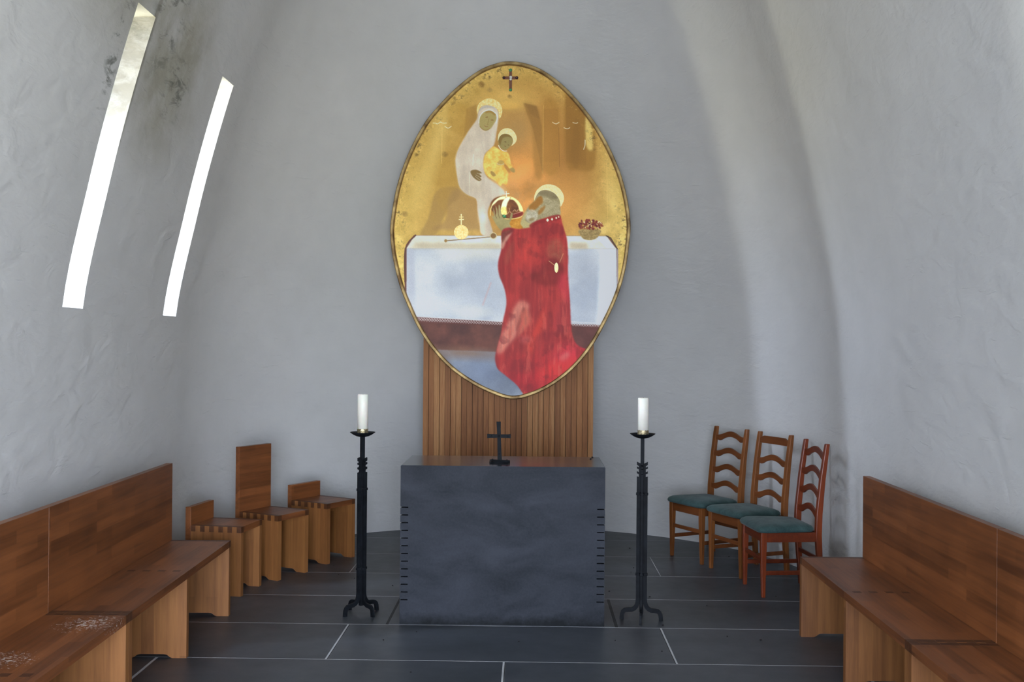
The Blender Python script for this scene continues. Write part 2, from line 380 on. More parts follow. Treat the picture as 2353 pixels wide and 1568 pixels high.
def side_wall(name, sgn, zlist, ylist, slits, mat):
    mb = MB()
    def X(z, o): return AX + sgn*(RZ(z) + o)
    for o in (0, THK):
        idx = {}
        vs = []
        for i, y in enumerate(ylist):
            for j, z in enumerate(zlist):
                idx[i, j] = len(vs); vs.append((X(z, o), y, z))
        fs = []
        for i in range(len(ylist)-1):
            for j in range(len(zlist)-1):
                ym = (ylist[i]+ylist[i+1])/2; zm = (zlist[j]+zlist[j+1])/2
                if any(a < ym < b and SLIT_Z[0] < zm < SLIT_Z[1] for a, b in slits): continue
                q = [idx[i, j], idx[i+1, j], idx[i+1, j+1], idx[i, j+1]]
                fs.append(q if (sgn < 0) == (o == 0) else q[::-1])
        mb.add(vs, fs, 0, True)
    zs = [z for z in zlist if SLIT_Z[0]-1e-6 <= z <= SLIT_Z[1]+1e-6]
    for a, b in slits:
        for y, fl in ((a, 0), (b, 1)):
            for z0, z1 in zip(zs[:-1], zs[1:]):
                q = [(X(z0, 0), y, z0), (X(z0, THK), y, z0), (X(z1, THK), y, z1), (X(z1, 0), y, z1)]
                mb.add(q if fl else q[::-1], [(0, 1, 2, 3)])
        for z, fl in ((SLIT_Z[0], 0), (SLIT_Z[1], 1)):
            q = [(X(z, 0), a, z), (X(z, 0), b, z), (X(z, THK), b, z), (X(z, THK), a, z)]
            mb.add(q if fl else q[::-1], [(0, 1, 2, 3)])
    me = bpy.data.meshes.new(name); me.from_pydata(mb.v, [], mb.f); me.materials.append(mat)
    me.polygons.foreach_set('use_smooth', mb.sm); me.update()
    o = bpy.data.objects.new(name, me); COL.objects.link(o); tag(o, kind='structure'); return o
zl = sorted(set([round(z, 3) for z in np.linspace(0, ZC, 53)] + [SLIT_Z[0], SLIT_Z[1]]))
zl = [z for z in zl if z in SLIT_Z or all(abs(z-s) > 0.03 for s in SLIT_Z)]
yl = sorted(set([round(y, 3) for y in np.linspace(YF, AY, 40)] + [v for s in SLITS for v in s]))
allb = [v for s in SLITS for v in s]
yl = [y for y in yl if y in allb or all(abs(y-s) > 0.04 for s in allb)]
side_wall('wall_left', -1, zl, yl, SLITS, plaster_stained)
side_wall('wall_right', 1, zl, yl, ADDED_RSLITS, plaster_m)
mb = MB()
def arc(z, k, o, n=72):
    a = math.pi*k/n; r = RZ(z)+o
    return (AX + r*math.cos(a), AY + r*math.sin(a), z)
for o in (0, THK):
    vs = [arc(z, k, o) for z in zl for k in range(73)]
    fs = []
    for j in range(len(zl)-1):
        for k in range(72):
            q = (j*73+k, j*73+k+1, (j+1)*73+k+1, (j+1)*73+k); fs.append(q[::-1] if o == 0 else q)
    mb.add(vs, fs, 0, True)
me = bpy.data.meshes.new('wall_back'); me.from_pydata(mb.v, [], mb.f); me.materials.append(plaster_m)
me.polygons.foreach_set('use_smooth', mb.sm); me.update()
o = bpy.data.objects.new('wall_back', me); COL.objects.link(o); tag(o, kind='structure')
# vault above the frame
mb = MB(); zt = [round(float(z), 3) for z in np.linspace(ZC, 6.4, 14)]
for oo in (0, 0.2):
    ring = []
    for z in zt:
        r = RZ(z)+oo
        pts = [(AX+r, YF, z+oo*0.5)] + [(AX+r*math.cos(math.pi*k/48), AY+r*math.sin(math.pi*k/48), z+oo*0.5) for k in range(49)] + [(AX-r, YF, z+oo*0.5)]
        ring.append(pts)
    n = len(ring[0]); mb.add([p for r in ring for p in r], [(j*n+k, j*n+k+1, (j+1)*n+k+1, (j+1)*n+k)[::(-1 if oo == 0 else 1)] for j in range(len(zt)-1) for k in range(n-1)], 0, True)
me = bpy.data.meshes.new('ceiling'); me.from_pydata(mb.v, [], mb.f); me.materials.append(plaster_m); me.update()
o = bpy.data.objects.new('ceiling', me); COL.objects.link(o); tag(o, kind='structure')
# unseen wall behind the visitor; its wide opening is added to light the room
mb = MB(); DW, DH = 1.75, 3.15
mb.box((AX-3.0, YF-0.3, 0), (AX-DW, YF, 6.6)); mb.box((AX+DW, YF-0.3, 0), (AX+3.0, YF, 6.6)); mb.box((AX-DW, YF-0.3, DH), (AX+DW, YF, 6.6))
o = mb.build('wall_front', plaster_m); tag(o, kind='structure')

# ------------------------------------------------------------------ floor
G0, S = 8.4866, 0.71445
rows = {}
jl = {0: [-1.341, 0.976], 1: [-0.35, 2.25], 2: [-0.862, 0.532], 3: [-1.093, 0.795], 4: [-2.01, -0.13, 1.76], 5: [-1.1, 0.8], -1: [-0.3, 2.3], -2: [-0.5, 2.3], -3: [0.1, 2.3]}
mb = MB()
for k in range(-3, 16):
    y1 = G0 - k*S if k > -3 else 10.3
    y1 = G0 - k*S; y0 = y1 - S
    if k == -3: y1 = 10.4
    if y1 < YF: break
    js = jl.get(k, [-1.0 + 0.5*(k % 3), 0.9 + 0.5*(k % 3)])
    xs = [-2.9] + js + [2.6]
    for i, (xa, xb) in enumerate(zip(xs[:-1], xs[1:])):
        wide = 0.008 if k in (3, 4) else 0.0028
        ga = 0.0 if i == 0 else wide; gb = 0.0 if i == len(xs)-2 else wide
        if k == 2: ga = 0.0 if i == 0 else 0.011; gb = 0.0 if i == len(xs)-2 else 0.011
        mb.box((xa+ga, max(y0, YF-0.3)+0.0042, -0.05), (xb-gb, y1-0.0042, 0.0))
fl = mb.build('floor', slate); tag(fl, kind='structure')
mb = MB(); mb.box((-2.95, YF-0.3, -0.08), (2.65, 10.4, -0.0004)); o = mb.build('joint_bed', grout, fl)
mb = MB()
for xj in (-0.862, 0.532): mb.box((xj-0.0105, G0-3*S+0.004, -0.004), (xj+0.0105, G0-2*S-0.004, -0.0001))
for xj, k in ((-1.093, 3), (0.795, 3), (-0.13, 4)):
    sg = 1 if xj < 0.5 else -1
    mb.box((xj+sg*0.002, G0-(k+1)*S+0.004, -0.004), (xj+sg*0.0075, G0-k*S-0.004, -0.0001))
mb.build('open_joint', dark_joint, fl)

# ------------------------------------------------------------------ altar
def altar():
    x0, x1, y0, y1, h = -0.788, 0.4576, 6.356, 6.942, 0.9678
    root = empty('stone_altar', ((x0+x1)/2, (y0+y1)/2, 0))
    tag(root, 'dark slate block altar with sawn notches down both front edges', 'altar')
    cx, cy = (x0+x1)/2, (y0+y1)/2
    hw = (x1-x0)/2
    L = []; Rr = []
    dz = 0.0469; nd = 0.048; nh = 0.0065
    z = 0.146
    for i in range(13):
        zz = z + i*dz
        Rr += [(hw, zz), (hw-nd, zz), (hw-nd, zz+nh), (hw, zz+nh)]
        L += [(-hw, zz), (-hw+nd, zz), (-hw+nd, zz+nh), (-hw, zz+nh)]
    ch = 0.004
    outline = [(-hw, 0), (hw, 0)] + Rr + [(hw, h-ch), (hw-ch, h), (-hw+ch, h), (-hw, h-ch)] + L[::-1]
    # body = core + front strip carrying the notches (front and sides)
    m_ = MB()
    m_.prism(outline, y0-cy, y1-cy, lambda u, v, d: (u, d, v))
    o = m_.build('altar_block', altar_m, root)
    tri = o.modifiers.new('tri', 'TRIANGULATE')
    m_ = MB(); m_.box((-hw-0.066, y0-cy-0.004, 0.0002), (hw+0.05, y1-cy, 0.0016))
    m_.build('foot_slab', slate, root)
altar()

# ------------------------------------------------------------------ altar cross
def altar_cross():
    B = (-0.1905, 6.545, 0.9678)
    root = empty('altar_cross', B)
    tag(root, 'small black wrought-iron cross standing on the altar top', 'cross')
    m_ = MB()
    # upright: hammered flat bar, slightly flared at both ends
    prof = [(0.014, 0.018), (0.0125, 0.05), (0.0118, 0.10), (0.0112, 0.16), (0.0118, 0.21), (0.0138, 0.258)]
    cxs = [0.0, -0.001, -0.003, -0.005, -0.007, -0.009]
    rings = [[(c-w, -0.004, z), (c+w, -0.004, z), (c+w, 0.004, z), (c-w, 0.004, z)] for (w, z), c in zip(prof, cxs)]
    m_.loft(rings); m_.build('upright', iron, root, 0.001)
    m_ = MB(); zc = 0.168
    rings = []
    for x, w in ((-0.0795, 0.0132), (-0.06, 0.0118), (-0.006, 0.0108), (0.05, 0.0112), (0.0685, 0.0128)):
        rings.append([(x, -0.011, zc-w), (x, -0.011, zc+w), (x, -0.0042, zc+w), (x, -0.0042, zc-w)])
    m_.loft(rings); m_.build('crossbar', iron, root, 0.001)
    for x, z, r in ((-0.053, zc, 0.0045), (-0.006, zc, 0.007), (0.05, zc, 0.0045), (-0.004, 0.055, 0.0045)):
        m_ = MB(); y = -0.011 if z == zc else -0.004
        rr = [[(x+r*k*math.cos(t), y-r*d, z+r*k*math.sin(t)) for t in np.linspace(0, 2*math.pi, 12, endpoint=False)] for k, d in ((1, 0), (0.8, 0.4), (0.4, 0.6))]
        m_.loft(rr, smooth=True); m_.build('rivet', iron, root)
    for ang, z0, z1 in ((18, 0.0, 0.009), (-24, 0.009, 0.018)):
        m_ = MB(); c, s = math.cos(math.radians(ang)), math.sin(math.radians(ang))
        pts = [(-0.063, -0.017), (-0.045, -0.013), (0, -0.012), (0.045, -0.013), (0.063, -0.017), (0.063, 0.017), (0.045, 0.013), (0, 0.012), (-0.045, 0.013), (-0.063, 0.017)]
        m_.prism(pts, z0, z1, lambda u, v, d: (c*u-s*v, s*u+c*v, d)); m_.build('base_bar', iron, root, 0.001)
        for sx in (-1, 1):
            m_ = MB(); m_.lathe([(0.006, z1-0.0005), (0.005, z1+0.004), (0.002, z1+0.005)], 12, (c*sx*0.05, s*sx*0.05, 0)); m_.build('rivet', iron, root)
altar_cross()

# ------------------------------------------------------------------ candle stands + candles
def sweep(mb, path, thk, wid, ang, C=(0, 0)):
    """flat bar following path (r,z) in the radial plane at angle ang"""
    P = [Vector((r, z)) for r, z in path]; rings = []
    ca, sa = math.cos(ang), math.sin(ang)
    for i, p in enumerate(P):
        t = (P[min(i+1, len(P)-1)] - P[max(i-1, 0)]).normalized(); n = Vector((-t.y, t.x))
        ring = []
        for a_, b_ in ((1, 1), (1, -1), (-1, -1), (-1, 1)):
            q = p + n*(a_*thk/2); w = b_*wid/2
            ring.append((C[0]+q.x*ca - w*sa, C[1]+q.x*sa + w*ca, q.y))
        rings.append(ring)
    mb.loft(rings, smooth=False)
def bar_path():
    pts = [(0.021, 0.88), (0.021, 0.60), (0.021, 0.30), (0.021, 0.13), (0.024, 0.105), (0.031, 0.085), (0.043, 0.07), (0.060, 0.062),
           (0.085, 0.060), (0.102, 0.057), (0.113, 0.048), (0.119, 0.034), (0.121, 0.016), (0.122, 0.0)]
    return pts
def stand(loc, rot, label, ztop):
    root = empty('candle_stand', loc, rot); tag(root, label, 'candle holder', 'iron candle stands beside the altar')
    for k in range(4):
        m_ = MB(); ang = k*math.pi/2
        sweep(m_, bar_path(), 0.026, 0.013, ang)
        ca, sa = math.cos(ang), math.sin(ang)
        # toothed head of the bar
        r0, r1, rn = 0.008, 0.034, 0.0215
        out_ = [(r0, 0.88), (r1, 0.88), (r1, 0.895), (rn, 0.895-0.002), (rn, 0.912), (r1, 0.902+0.004), (r1, 0.921), (rn, 0.917), (rn, 0.936), (r1, 0.929), (r1, 0.947), (rn, 0.943), (rn, 0.951), (r1, 0.955), (r1, 0.978), (r0, 0.968)]
        out_ = [(r0, 0.88), (r1, 0.88), (r1, 0.893), (rn, 0.890), (rn, 0.908), (r1, 0.913), (r1, 0.926), (rn, 0.920), (rn, 0.938), (r1, 0.943), (r1, 0.955), (rn, 0.949), (rn, 0.958), (r1, 0.966), (r1, 0.985), (r0, 0.972)]
        m_.prism(out_, -0.0065, 0.0065, lambda u, v, d: (u*ca-d*sa, u*sa+d*ca, v))
        m_.build('foot_bar', iron, root)
    m_ = MB(); m_.box((-0.0115, -0.0115, 0.05), (0.0115, 0.0115, ztop-0.028)); m_.build('centre_rod', iron, root, 0.001)
    for z in (0.285, 0.785):
        m_ = MB(); r = 0.0375
        pts = []
        for k in range(4):
            a_ = k*math.pi/2; ca, sa = math.cos(a_), math.sin(a_)
            for u, v in ((r, -0.010), (r, 0.010), (0.013, 0.013)): pts.append((u*ca-v*sa, u*sa+v*ca))
        m_.prism(pts, z-0.008, z+0.008, lambda u, v, d: (u, v, d)); m_.build('collar', iron, root, 0.002)
    m_ = MB()
    m_.lathe([(0.012, ztop-0.030), (0.040, ztop-0.024), (0.060, ztop-0.014), (0.079, ztop-0.0005), (0.0795, ztop+0.0015), (0.077, ztop+0.001), (0.058, ztop-0.010), (0.040, ztop-0.0165), (0.0, ztop-0.018)], 48)
    m_.build('drip_pan', iron, root)
def candle(x, y, zb, h, label):
    root = empty('candle', (x, y, zb)); tag(root, label, 'candle', 'white candles on the iron stands')
    m_ = MB(); r = 0.0335
    m_.lathe([(r, 0), (r, h-0.004), (r-0.003, h), (r-0.010, h-0.001), (r-0.018, h-0.006), (0, h-0.008)], 40); m_.build('wax_body', wax, root)
    m_ = MB(); m_.lathe([(0.0012, h-0.008), (0.001, h+0.001), (0.0, h+0.002)], 8); m_.build('wick', wick_m, root)
    m_ = MB(); n = 96; rb = r+0.0012; vs = []; fs = []
    for k in range(n):
        a_ = 2*math.pi*k/n; zt_ = 0.036 + 0.0045*abs(math.sin(a_*6))**0.6
        for rr, z in ((rb, 0.0005), (rb+0.0006, 0.012), (rb, 0.022), (rb+0.0006, 0.030), (rb, zt_)):
            vs.append((rr*math.cos(a_), rr*math.sin(a_), z))
    for k in range(n):
        k2 = (k+1) % n
        for j in range(4): fs.append((k*5+j, k2*5+j, k2*5+j+1, k*5+j+1))
    m_.add(vs, fs, 0, True); m_.build('band', silver_band, root)
stand((-1.062, 6.60, 0), math.radians(45), 'black wrought-iron candle stand left of the altar, beside the wooden stools', 1.146)
candle(-1.062, 6.60, 1.130, 0.257, 'white pillar candle with metal band on the left iron stand')
stand((0.700, 6.53, 0), math.radians(-8), 'black wrought-iron candle stand right of the altar, beside the ladder-back chairs', 1.160)
candle(0.703, 6.53, 1.144, 0.240, 'white pillar candle with metal band on the right iron stand')

# ------------------------------------------------------------------ oak benches and stools (seat boards finger-jointed into panels)
T = 0.040
def panel_profile(y0, y1, ztop, fingers):
    """outline (y,z) of a side panel: two feet with a shallow cut-out between, finger tenons on top"""
    fo = 0.075
    p = [(y0, 0), (y0+fo, 0), (y0+fo+0.012, 0.004), (y0+fo+0.03, 0.018), (y0+fo+0.045, 0.021),
         (y1-fo-0.045, 0.021), (y1-fo-0.03, 0.018), (y1-fo-0.012, 0.004), (y1-fo, 0), (y1, 0)]
    zs = ztop - T
    top = []
    for a_, b_ in fingers:          # fingers of the panel running up through the seat
        top += [(a_, zs), (a_, ztop), (b_, ztop), (b_, zs)]
    return p + [(y1, zs)] + top[::-1] + [(y0, zs)]
def finger_spans(y0, y1, n):
    """n panel fingers evenly spread, seat fingers at both ends"""
    w = (y1-y0)/(2*n+1)
    return [(y0+w*(2*i+1), y0+w*(2*i+2)) for i in range(n)]
def seating(kind, length, depth, zseat, zback, panels, label, cat, group, loc, rz, nfing, zlow=0.15, gx=None):
    """local x = length, y = depth towards the wall, z up"""
    root = empty(kind, loc, rz); tag(root, label, cat, group)
    sp = finger_spans(0, depth, nfing)
    gx = gx or seat_x
    # seat board with its fingers
    m_ = MB(); g = 0.0004
    xs = []
    full = [(a_, b_) for a_, b_ in panels]
    cur = 0.0
    solid = []
    for a_, b_ in full:
        if a_ > cur: solid.append((cur, a_))
        cur = b_
    if cur < length: solid.append((cur, length))
    gaps = []
    e = 0.0
    for a_, b_ in sp: gaps.append((e, a_)); e = b_
    gaps.append((e, depth))
    # single surface: top sheet split where the panel fingers come through
    for a_, b_ in solid: m_.box((a_, 0, zseat-T), (b_, depth, zseat), 0)
    for a_, b_ in full:
        for c_, d_ in gaps: m_.box((a_, c_+g, zseat-T), (b_, d_-g, zseat), 1 if (a_ < 1e-6 or b_ > length-1e-6) else 0)
    m_.build('seat', [gx, endgrain], root)
    for a_, b_ in full:
        m_ = MB(); m_.prism(panel_profile(0, depth, zseat+0.0003, sp), a_+g, b_-g, lambda u, v, d: (d, u, v))
        pn = m_.build('side_panel', panel_z, root)
        pn.modifiers.new('tri', 'TRIANGULATE')
    m_ = MB(); m_.box((0, depth+0.0006, zlow), (length, depth+T, zback)); m_.build('backrest', gx, root, 0.0015)
    return root
# stools by the curved wall
for N0, ang, zb, lab in (((-1.937, 6.990), 81.4, 0.590, 'low-backed oak box stool next to the end of the left bench'),
                         ((-1.805, 7.469), 63.5, 0.942, 'oak box chair with tall square back between two low-backed stools'),
                         ((-1.566, 8.053), 61.1, 0.585, 'low-backed oak box stool farthest back, next to the left candle stand')):
    w_ = 0.345
    seating('box_stool' if zb < 0.7 else 'box_chair', w_, 0.362, 0.466, zb, [(0, T), (w_-T, w_)], lab, 'stool' if zb < 0.7 else 'chair',
            'oak box seats by the left wall', (N0[0], N0[1], 0), math.radians(ang), 5, 0.02)
# benches; local x runs along the bench, local y from its front edge to the wall
BL = 1.79
def bench_panels(): return [(0, T), (BL/2-T/2, BL/2+T/2), (BL-T, BL)]
def bench(p, direction, label, gx=None):
    ang = math.atan2(direction[1], direction[0])
    return seating('bench', BL, 0.368, 0.466, 0.948, bench_panels(), label, 'bench', 'oak wall benches', (p[0], p[1], 0), ang, 4, 0.12, gx)
# left side: looking along +x local = towards the altar, y local = left
def left_bench(near, far, label, gx=None):
    d = Vector((far[0]-near[0], far[1]-near[1])).normalized(); o_ = (far[0]-d.x*BL, far[1]-d.y*BL)
    return bench(o_, d, label, gx)
left_bench((-1.822, 4.735), (-1.874, 6.528), 'oak bench along the left wall, ending beside the stools')
left_bench((-1.770, 2.945), (-1.8222, 4.7365), 'nearer oak bench along the left wall, cut off by the frame, dust on its seat', seat_dusty)
# right side: local x towards the visitor
bench((1.605, 6.232), (-0.0028, -1.0), 'oak bench along the right wall, ending in front of the ladder-back chairs')
bench((1.5995, 4.438), (-0.0080, -1.0), 'nearer oak bench along the right wall, cut off by the frame')

# ------------------------------------------------------------------ ladder-back chairs
def make_chair(loc, rz, label, wz, wx, flat_top=False):
    root = empty('ladder_back_chair', loc, rz); tag(root, label, 'chair', 'ladder-back chairs by the right wall')
    hw = 0.1925
    # front legs, square above and tapered to the foot
    for s in (-1, 1):
        m_ = MB(); rings = []
        for z, w, dx in ((0, 0.0125, 0.004), (0.20, 0.0165, 0.001), (0.34, 0.0195, 0), (0.447, 0.0195, 0)):
            x = s*(hw+dx)
            rings.append([(x-w, -w, z), (x+w, -w, z), (x+w, w, z), (x-w, w, z)])
        m_.loft(rings); m_.build('front_leg', wz, root, 0.004)
    # rear posts: foot, seat, leaning back above
    PY = [(0.0, 0.415, 0.014), (0.22, 0.398, 0.018), (0.42, 0.386, 0.0215), (0.56, 0.390, 0.0215), (0.80, 0.413, 0.018), (1.0, 0.440, 0.015), (1.046, 0.447, 0.0145)]
    def py(z): return float(np.interp(z, [p[0] for p in PY], [p[1] for p in PY]))
    for s in (-1, 1):
        m_ = MB(); rings = []
        for z, y, h in PY:
            x = s*hw; w = 0.019 if z < 1.03 else 0.016
            rings.append([(x-w, y-h, z), (x+w, y-h, z), (x+w, y+h, z), (x-w, y+h, z)])
        m_.loft(rings); m_.build('back_post', wz, root, 0.005)
    iw = hw-0.018
    # aprons
    m_ = MB(); m_.box((-iw, -0.011, 0.375), (iw, 0.011, 0.44)); m_.build('apron', wx, root, 0.002)
    m_ = MB(); m_.box((-iw, 0.375, 0.38), (iw, 0.397, 0.44)); m_.build('apron', wx, root, 0.002)
    for s in (-1, 1):
        m_ = MB(); m_.box((s*hw-0.011, 0.018, 0.375), (s*hw+0.011, 0.368, 0.44)); m_.build('apron', wx, root, 0.002)
        m_ = MB(); m_.box((s*hw-0.008, 0.014, 0.150), (s*hw+0.008, 0.384, 0.180)); m_.build('stretcher', wx, root, 0.004)
    m_ = MB(); m_.box((-iw, -0.008, 0.238), (iw, 0.008, 0.268)); m_.build('stretcher', wx, root, 0.004)
    m_ = MB(); m_.box((-iw, 0.388, 0.238), (iw, 0.404, 0.268)); m_.build('stretcher', wx, root, 0.004)
    # four wavy ladder slats
    for i, zc in enumerate((0.975, 0.842, 0.710, 0.575)):
        m_ = MB(); y = py(zc)-0.004; n = 22; up_, lo_ = [], []
        for k in range(n+1):
            t = k/n; u = -iw-0.006 + t*(2*iw+0.012); q = abs(2*t-1)
            bow = 0.5+0.5*math.cos(math.pi*min(1, q*1.12))
            if flat_top and i == 0:
                tz = 0.020 + 0.022*(1 if q < 0.72 else max(0, (1-q)/0.28)); bz = -0.016
            else:
                tz = -0.002 + 0.040*bow + (0.006 if q > 0.9 else 0); bz = -0.036 + 0.036*bow - 0.010*math.exp(-((q-0.82)/0.13)**2)
                tz = 0.003 + 0.036*bow; bz = -0.036 + 0.030*bow - 0.010*math.exp(-((q-0.70)/0.16)**2)
            cy_ = y + 0.012*(1-q*q)
            up_.append((u, cy_, zc+tz)); lo_.append((u, cy_, zc+bz))
        rings = [[(a_[0], a_[1]-0.007, a_[2]), (a_[0], a_[1]+0.007, a_[2]), (b_[0], b_[1]+0.007, b_[2]), (b_[0], b_[1]-0.007, b_[2])] for a_, b_ in zip(up_, lo_)]
        m_.loft(rings, smooth=False); m_.build('ladder_slat', wx, root, 0.002)
    # padded seat: a rounded, slightly domed pad
    m_ = MB(); n = 48
    def outline(k, gx=0.0):
        a_ = 2*math.pi*k/n; c, s_ = math.cos(a_), math.sin(a_); e = 0.24
        X = (abs(c)**e)*(1 if c > 0 else -1); Y = (abs(s_)**e)*(1 if s_ > 0 else -1)
        wide = 0.243 - 0.040*(Y+1)/2
        return X*(wide-gx), 0.162 + Y*(0.203-gx)
    rings = []
    for g_, z in ((0.02, 0.4405), (0.004, 0.443), (-0.003, 0.454), (-0.002, 0.466), (0.006, 0.478), (0.026, 0.488), (0.065, 0.4955), (0.12, 0.500), (0.17, 0.501)):
        rings.append([(*outline(k, g_), z) for k in range(n)])
    m_.loft(rings, smooth=True); m_.build('seat_cushion', velvet_m, root)
    return root
make_chair((1.258, 8.389, 0), math.radians(-61.5), 'ladder-back chair with green cushion nearest the altar, first of three', chair_wood, chair_wood_x)
make_chair((1.481, 7.906, 0), math.radians(-66.1), 'ladder-back chair with straight top slat and green cushion, middle of three', chair_wood, chair_wood_x, True)
make_chair((1.573, 7.354, 0), math.radians(-83.5), 'reddish ladder-back chair with green cushion behind the right bench end', chair_red, chair_red_x)

# ------------------------------------------------------------------ slatted oak panel behind the altar
def slat_panel():
    x0, x1, y = -0.940, 0.546, 9.10
    root = empty('slatted_panel', ((x0+x1)/2, y, 0)); tag(root, 'vertical oak slat panel standing behind the altar, under the painting', 'panel')
    hw = (x1-x0)/2; n = 31; p = 2*hw/n; m_ = MB()
    for i in range(n):
        a_ = -hw + i*p; thin = i % 2
        d = 0.020 if thin else 0.0
        m_.box((a_+0.0016, d, 0.0), (a_+p-0.0016, 0.028, 2.55))
    m_.build('slats', oak, root)
    m_ = MB(); m_.box((-hw+0.004, 0.0285, 0.0), (hw-0.004, 0.046, 2.55)); m_.build('backing_board', plain('dark_backing', srgb(60, 38, 24), 0.8), root)
    for z in (0.6, 1.5, 2.4):
        m_ = MB(); m_.box((-hw+0.1, 0.0465, z-0.04), (hw-0.1, 0.12, z+0.04)); m_.build('batten', panel_z, root)
slat_panel()

# ------------------------------------------------------------------ the egg-shaped painting
#PAINTING#
YP = 9.02            # plane of the picture
X0, Y0, NX, NY = 890, 136, 566, 790
OUTL = [(1173,141.5),(1145,145),(1107,159),(1068.6,185),(1032.9,216.8),(999.7,252.5),(974,285.7),(946,336.7),(923,392.8),(907.9,446.4),(898.2,507.6),
        (896.9,540),(902.3,590.5),(917.4,653.5),(936.6,703),(961.3,755),(994.2,804.4),(1035.3,848),(1081.9,881),(1128.6,904.4),(1175,918),
        (1219,910),(1268.4,886.6),(1317.7,848.2),(1358.9,798.9),(1391.8,741.3),(1419.2,681),(1437,620.6),(1446.6,554.8),(1448.8,512.7),
        (1442.4,461.7),(1428.4,405.6),(1408,354.5),(1382.5,306),(1357,267.8),(1323.8,227),(1288,191),(1247,162),(1209,146.6)]
def spline(pts, n=8, closed=True):
    P = np.array(pts, float); m_ = len(P); out_ = []
    rngk = range(m_ if closed else m_-1)
    for i in rngk:
        g = lambda k: P[k % m_] if closed else P[min(max(k, 0), m_-1)]
        p0, p1, p2, p3 = g(i-1), g(i), g(i+1), g(i+2)
        for t in np.arange(n)/n:
            out_.append(0.5*((2*p1)+(-p0+p2)*t+(2*p0-5*p1+4*p2-p3)*t*t+(-p0+3*p1-3*p2+p3)*t**3))
    if not closed: out_.append(P[-1])
    return np.array(out_)
EGG = spline(OUTL, 6)
def z1(u, v): return (890+u/3.919, 130+v/3.919)
def z2(u, v): return (890+u/3.647, 500+v/3.647)
def z4(u, v): return (1110+u/6.532, 400+v/6.532)
def Z1(*a): return [z1(a[i], a[i+1]) for i in range(0, len(a), 2)]
def Z2(*a): return [z2(a[i], a[i+1]) for i in range(0, len(a), 2)]
def Z4(*a): return [z4(a[i], a[i+1]) for i in range(0, len(a), 2)]

IMG = np.zeros((NY, NX, 3)); SH = np.zeros((NY, NX))     # colour in display values, gilding mask
yy, xx = np.mgrid[0:NY, 0:NX]; xx = xx + X0 + 0.5; yy = yy + Y0 + 0.5
def vnoise(sx, sy, seed, octaves=4, pers=0.55):
    r = np.random.default_rng(seed); tot = np.zeros((NY, NX)); amp = 1.0; s_ = 0
    for o in range(octaves):
        gx, gy = int(NX/(sx/2**o))+3, int(NY/(sy/2**o))+3
        g = r.random((gy, gx)); fx = np.arange(NX)/(sx/2**o); fy = np.arange(NY)/(sy/2**o)
        ix = fx.astype(int); iy = fy.astype(int); tx = fx-ix; ty = fy-iy
        tx = tx*tx*(3-2*tx); ty = (ty*ty*(3-2*ty))[:, None]
        a_ = g[iy][:, ix]*(1-tx)+g[iy][:, ix+1]*tx; b_ = g[iy+1][:, ix]*(1-tx)+g[iy+1][:, ix+1]*tx
        tot += amp*(a_*(1-ty)+b_*ty); s_ += amp; amp *= pers
    tot /= s_
    return np.clip((tot-0.5)*1.7+0.5, 0, 1)
def blur(a_, s_):
    if s_ < 0.3: return a_
    r = int(s_*2.5)+1; k = np.exp(-0.5*(np.arange(-r, r+1)/s_)**2); k /= k.sum()
    p = np.pad(a_, r, mode='edge')
    t = sum(k[i]*p[:, i:i+a_.shape[1]] for i in range(2*r+1))
    return sum(k[i]*t[i:i+a_.shape[0]] for i in range(2*r+1))
def pmask(pts, soft=0.7, smooth=True):
    P = spline(pts, 5) if smooth else np.array(pts, float)
    pad = int(soft*3)+3
    xa, xb = int(max(0, P[:, 0].min()-X0-pad)), int(min(NX, P[:, 0].max()-X0+pad)); ya, yb = int(max(0, P[:, 1].min()-Y0-pad)), int(min(NY, P[:, 1].max()-Y0+pad))
    M = np.zeros((NY, NX))
    if xb <= xa or yb <= ya: return M
    acc = np.zeros((yb-ya, xb-xa))
    for ox, oy in ((-.25, -.25), (.25, .25), (-.25, .25), (.25, -.25)):
        X = xx[ya:yb, xa:xb]+ox; Y = yy[ya:yb, xa:xb]+oy; ins = np.zeros(X.shape, bool); j = len(P)-1
        for i in range(len(P)):
            xi, yi = P[i]; xj, yj = P[j]
            if yi != yj:
                c_ = ((yi > Y) != (yj > Y)) & (X < (xj-xi)*(Y-yi)/(yj-yi)+xi); ins ^= c_
            j = i
        acc += ins
    M[ya:yb, xa:xb] = blur(acc/4.0, soft)
    return M
def put(M, c, al=1.0, sh=None):
    global IMG, SH
    a_ = np.clip(M*al, 0, 1)[..., None]; c = np.asarray(c, float)
    IMG = IMG*(1-a_)+c*a_
    if sh is not None: SH = SH*(1-a_[..., 0])+sh*a_[..., 0]
def ell(cx, cy, rx, ry, ang=0, soft=0.15):
    a_ = math.radians(ang); dx = xx-cx; dy = yy-cy
    u = (dx*math.cos(a_)+dy*math.sin(a_))/rx; v = (-dx*math.sin(a_)+dy*math.cos(a_))/ry
    return np.clip((1+soft-np.hypot(u, v))/(2*soft), 0, 1)
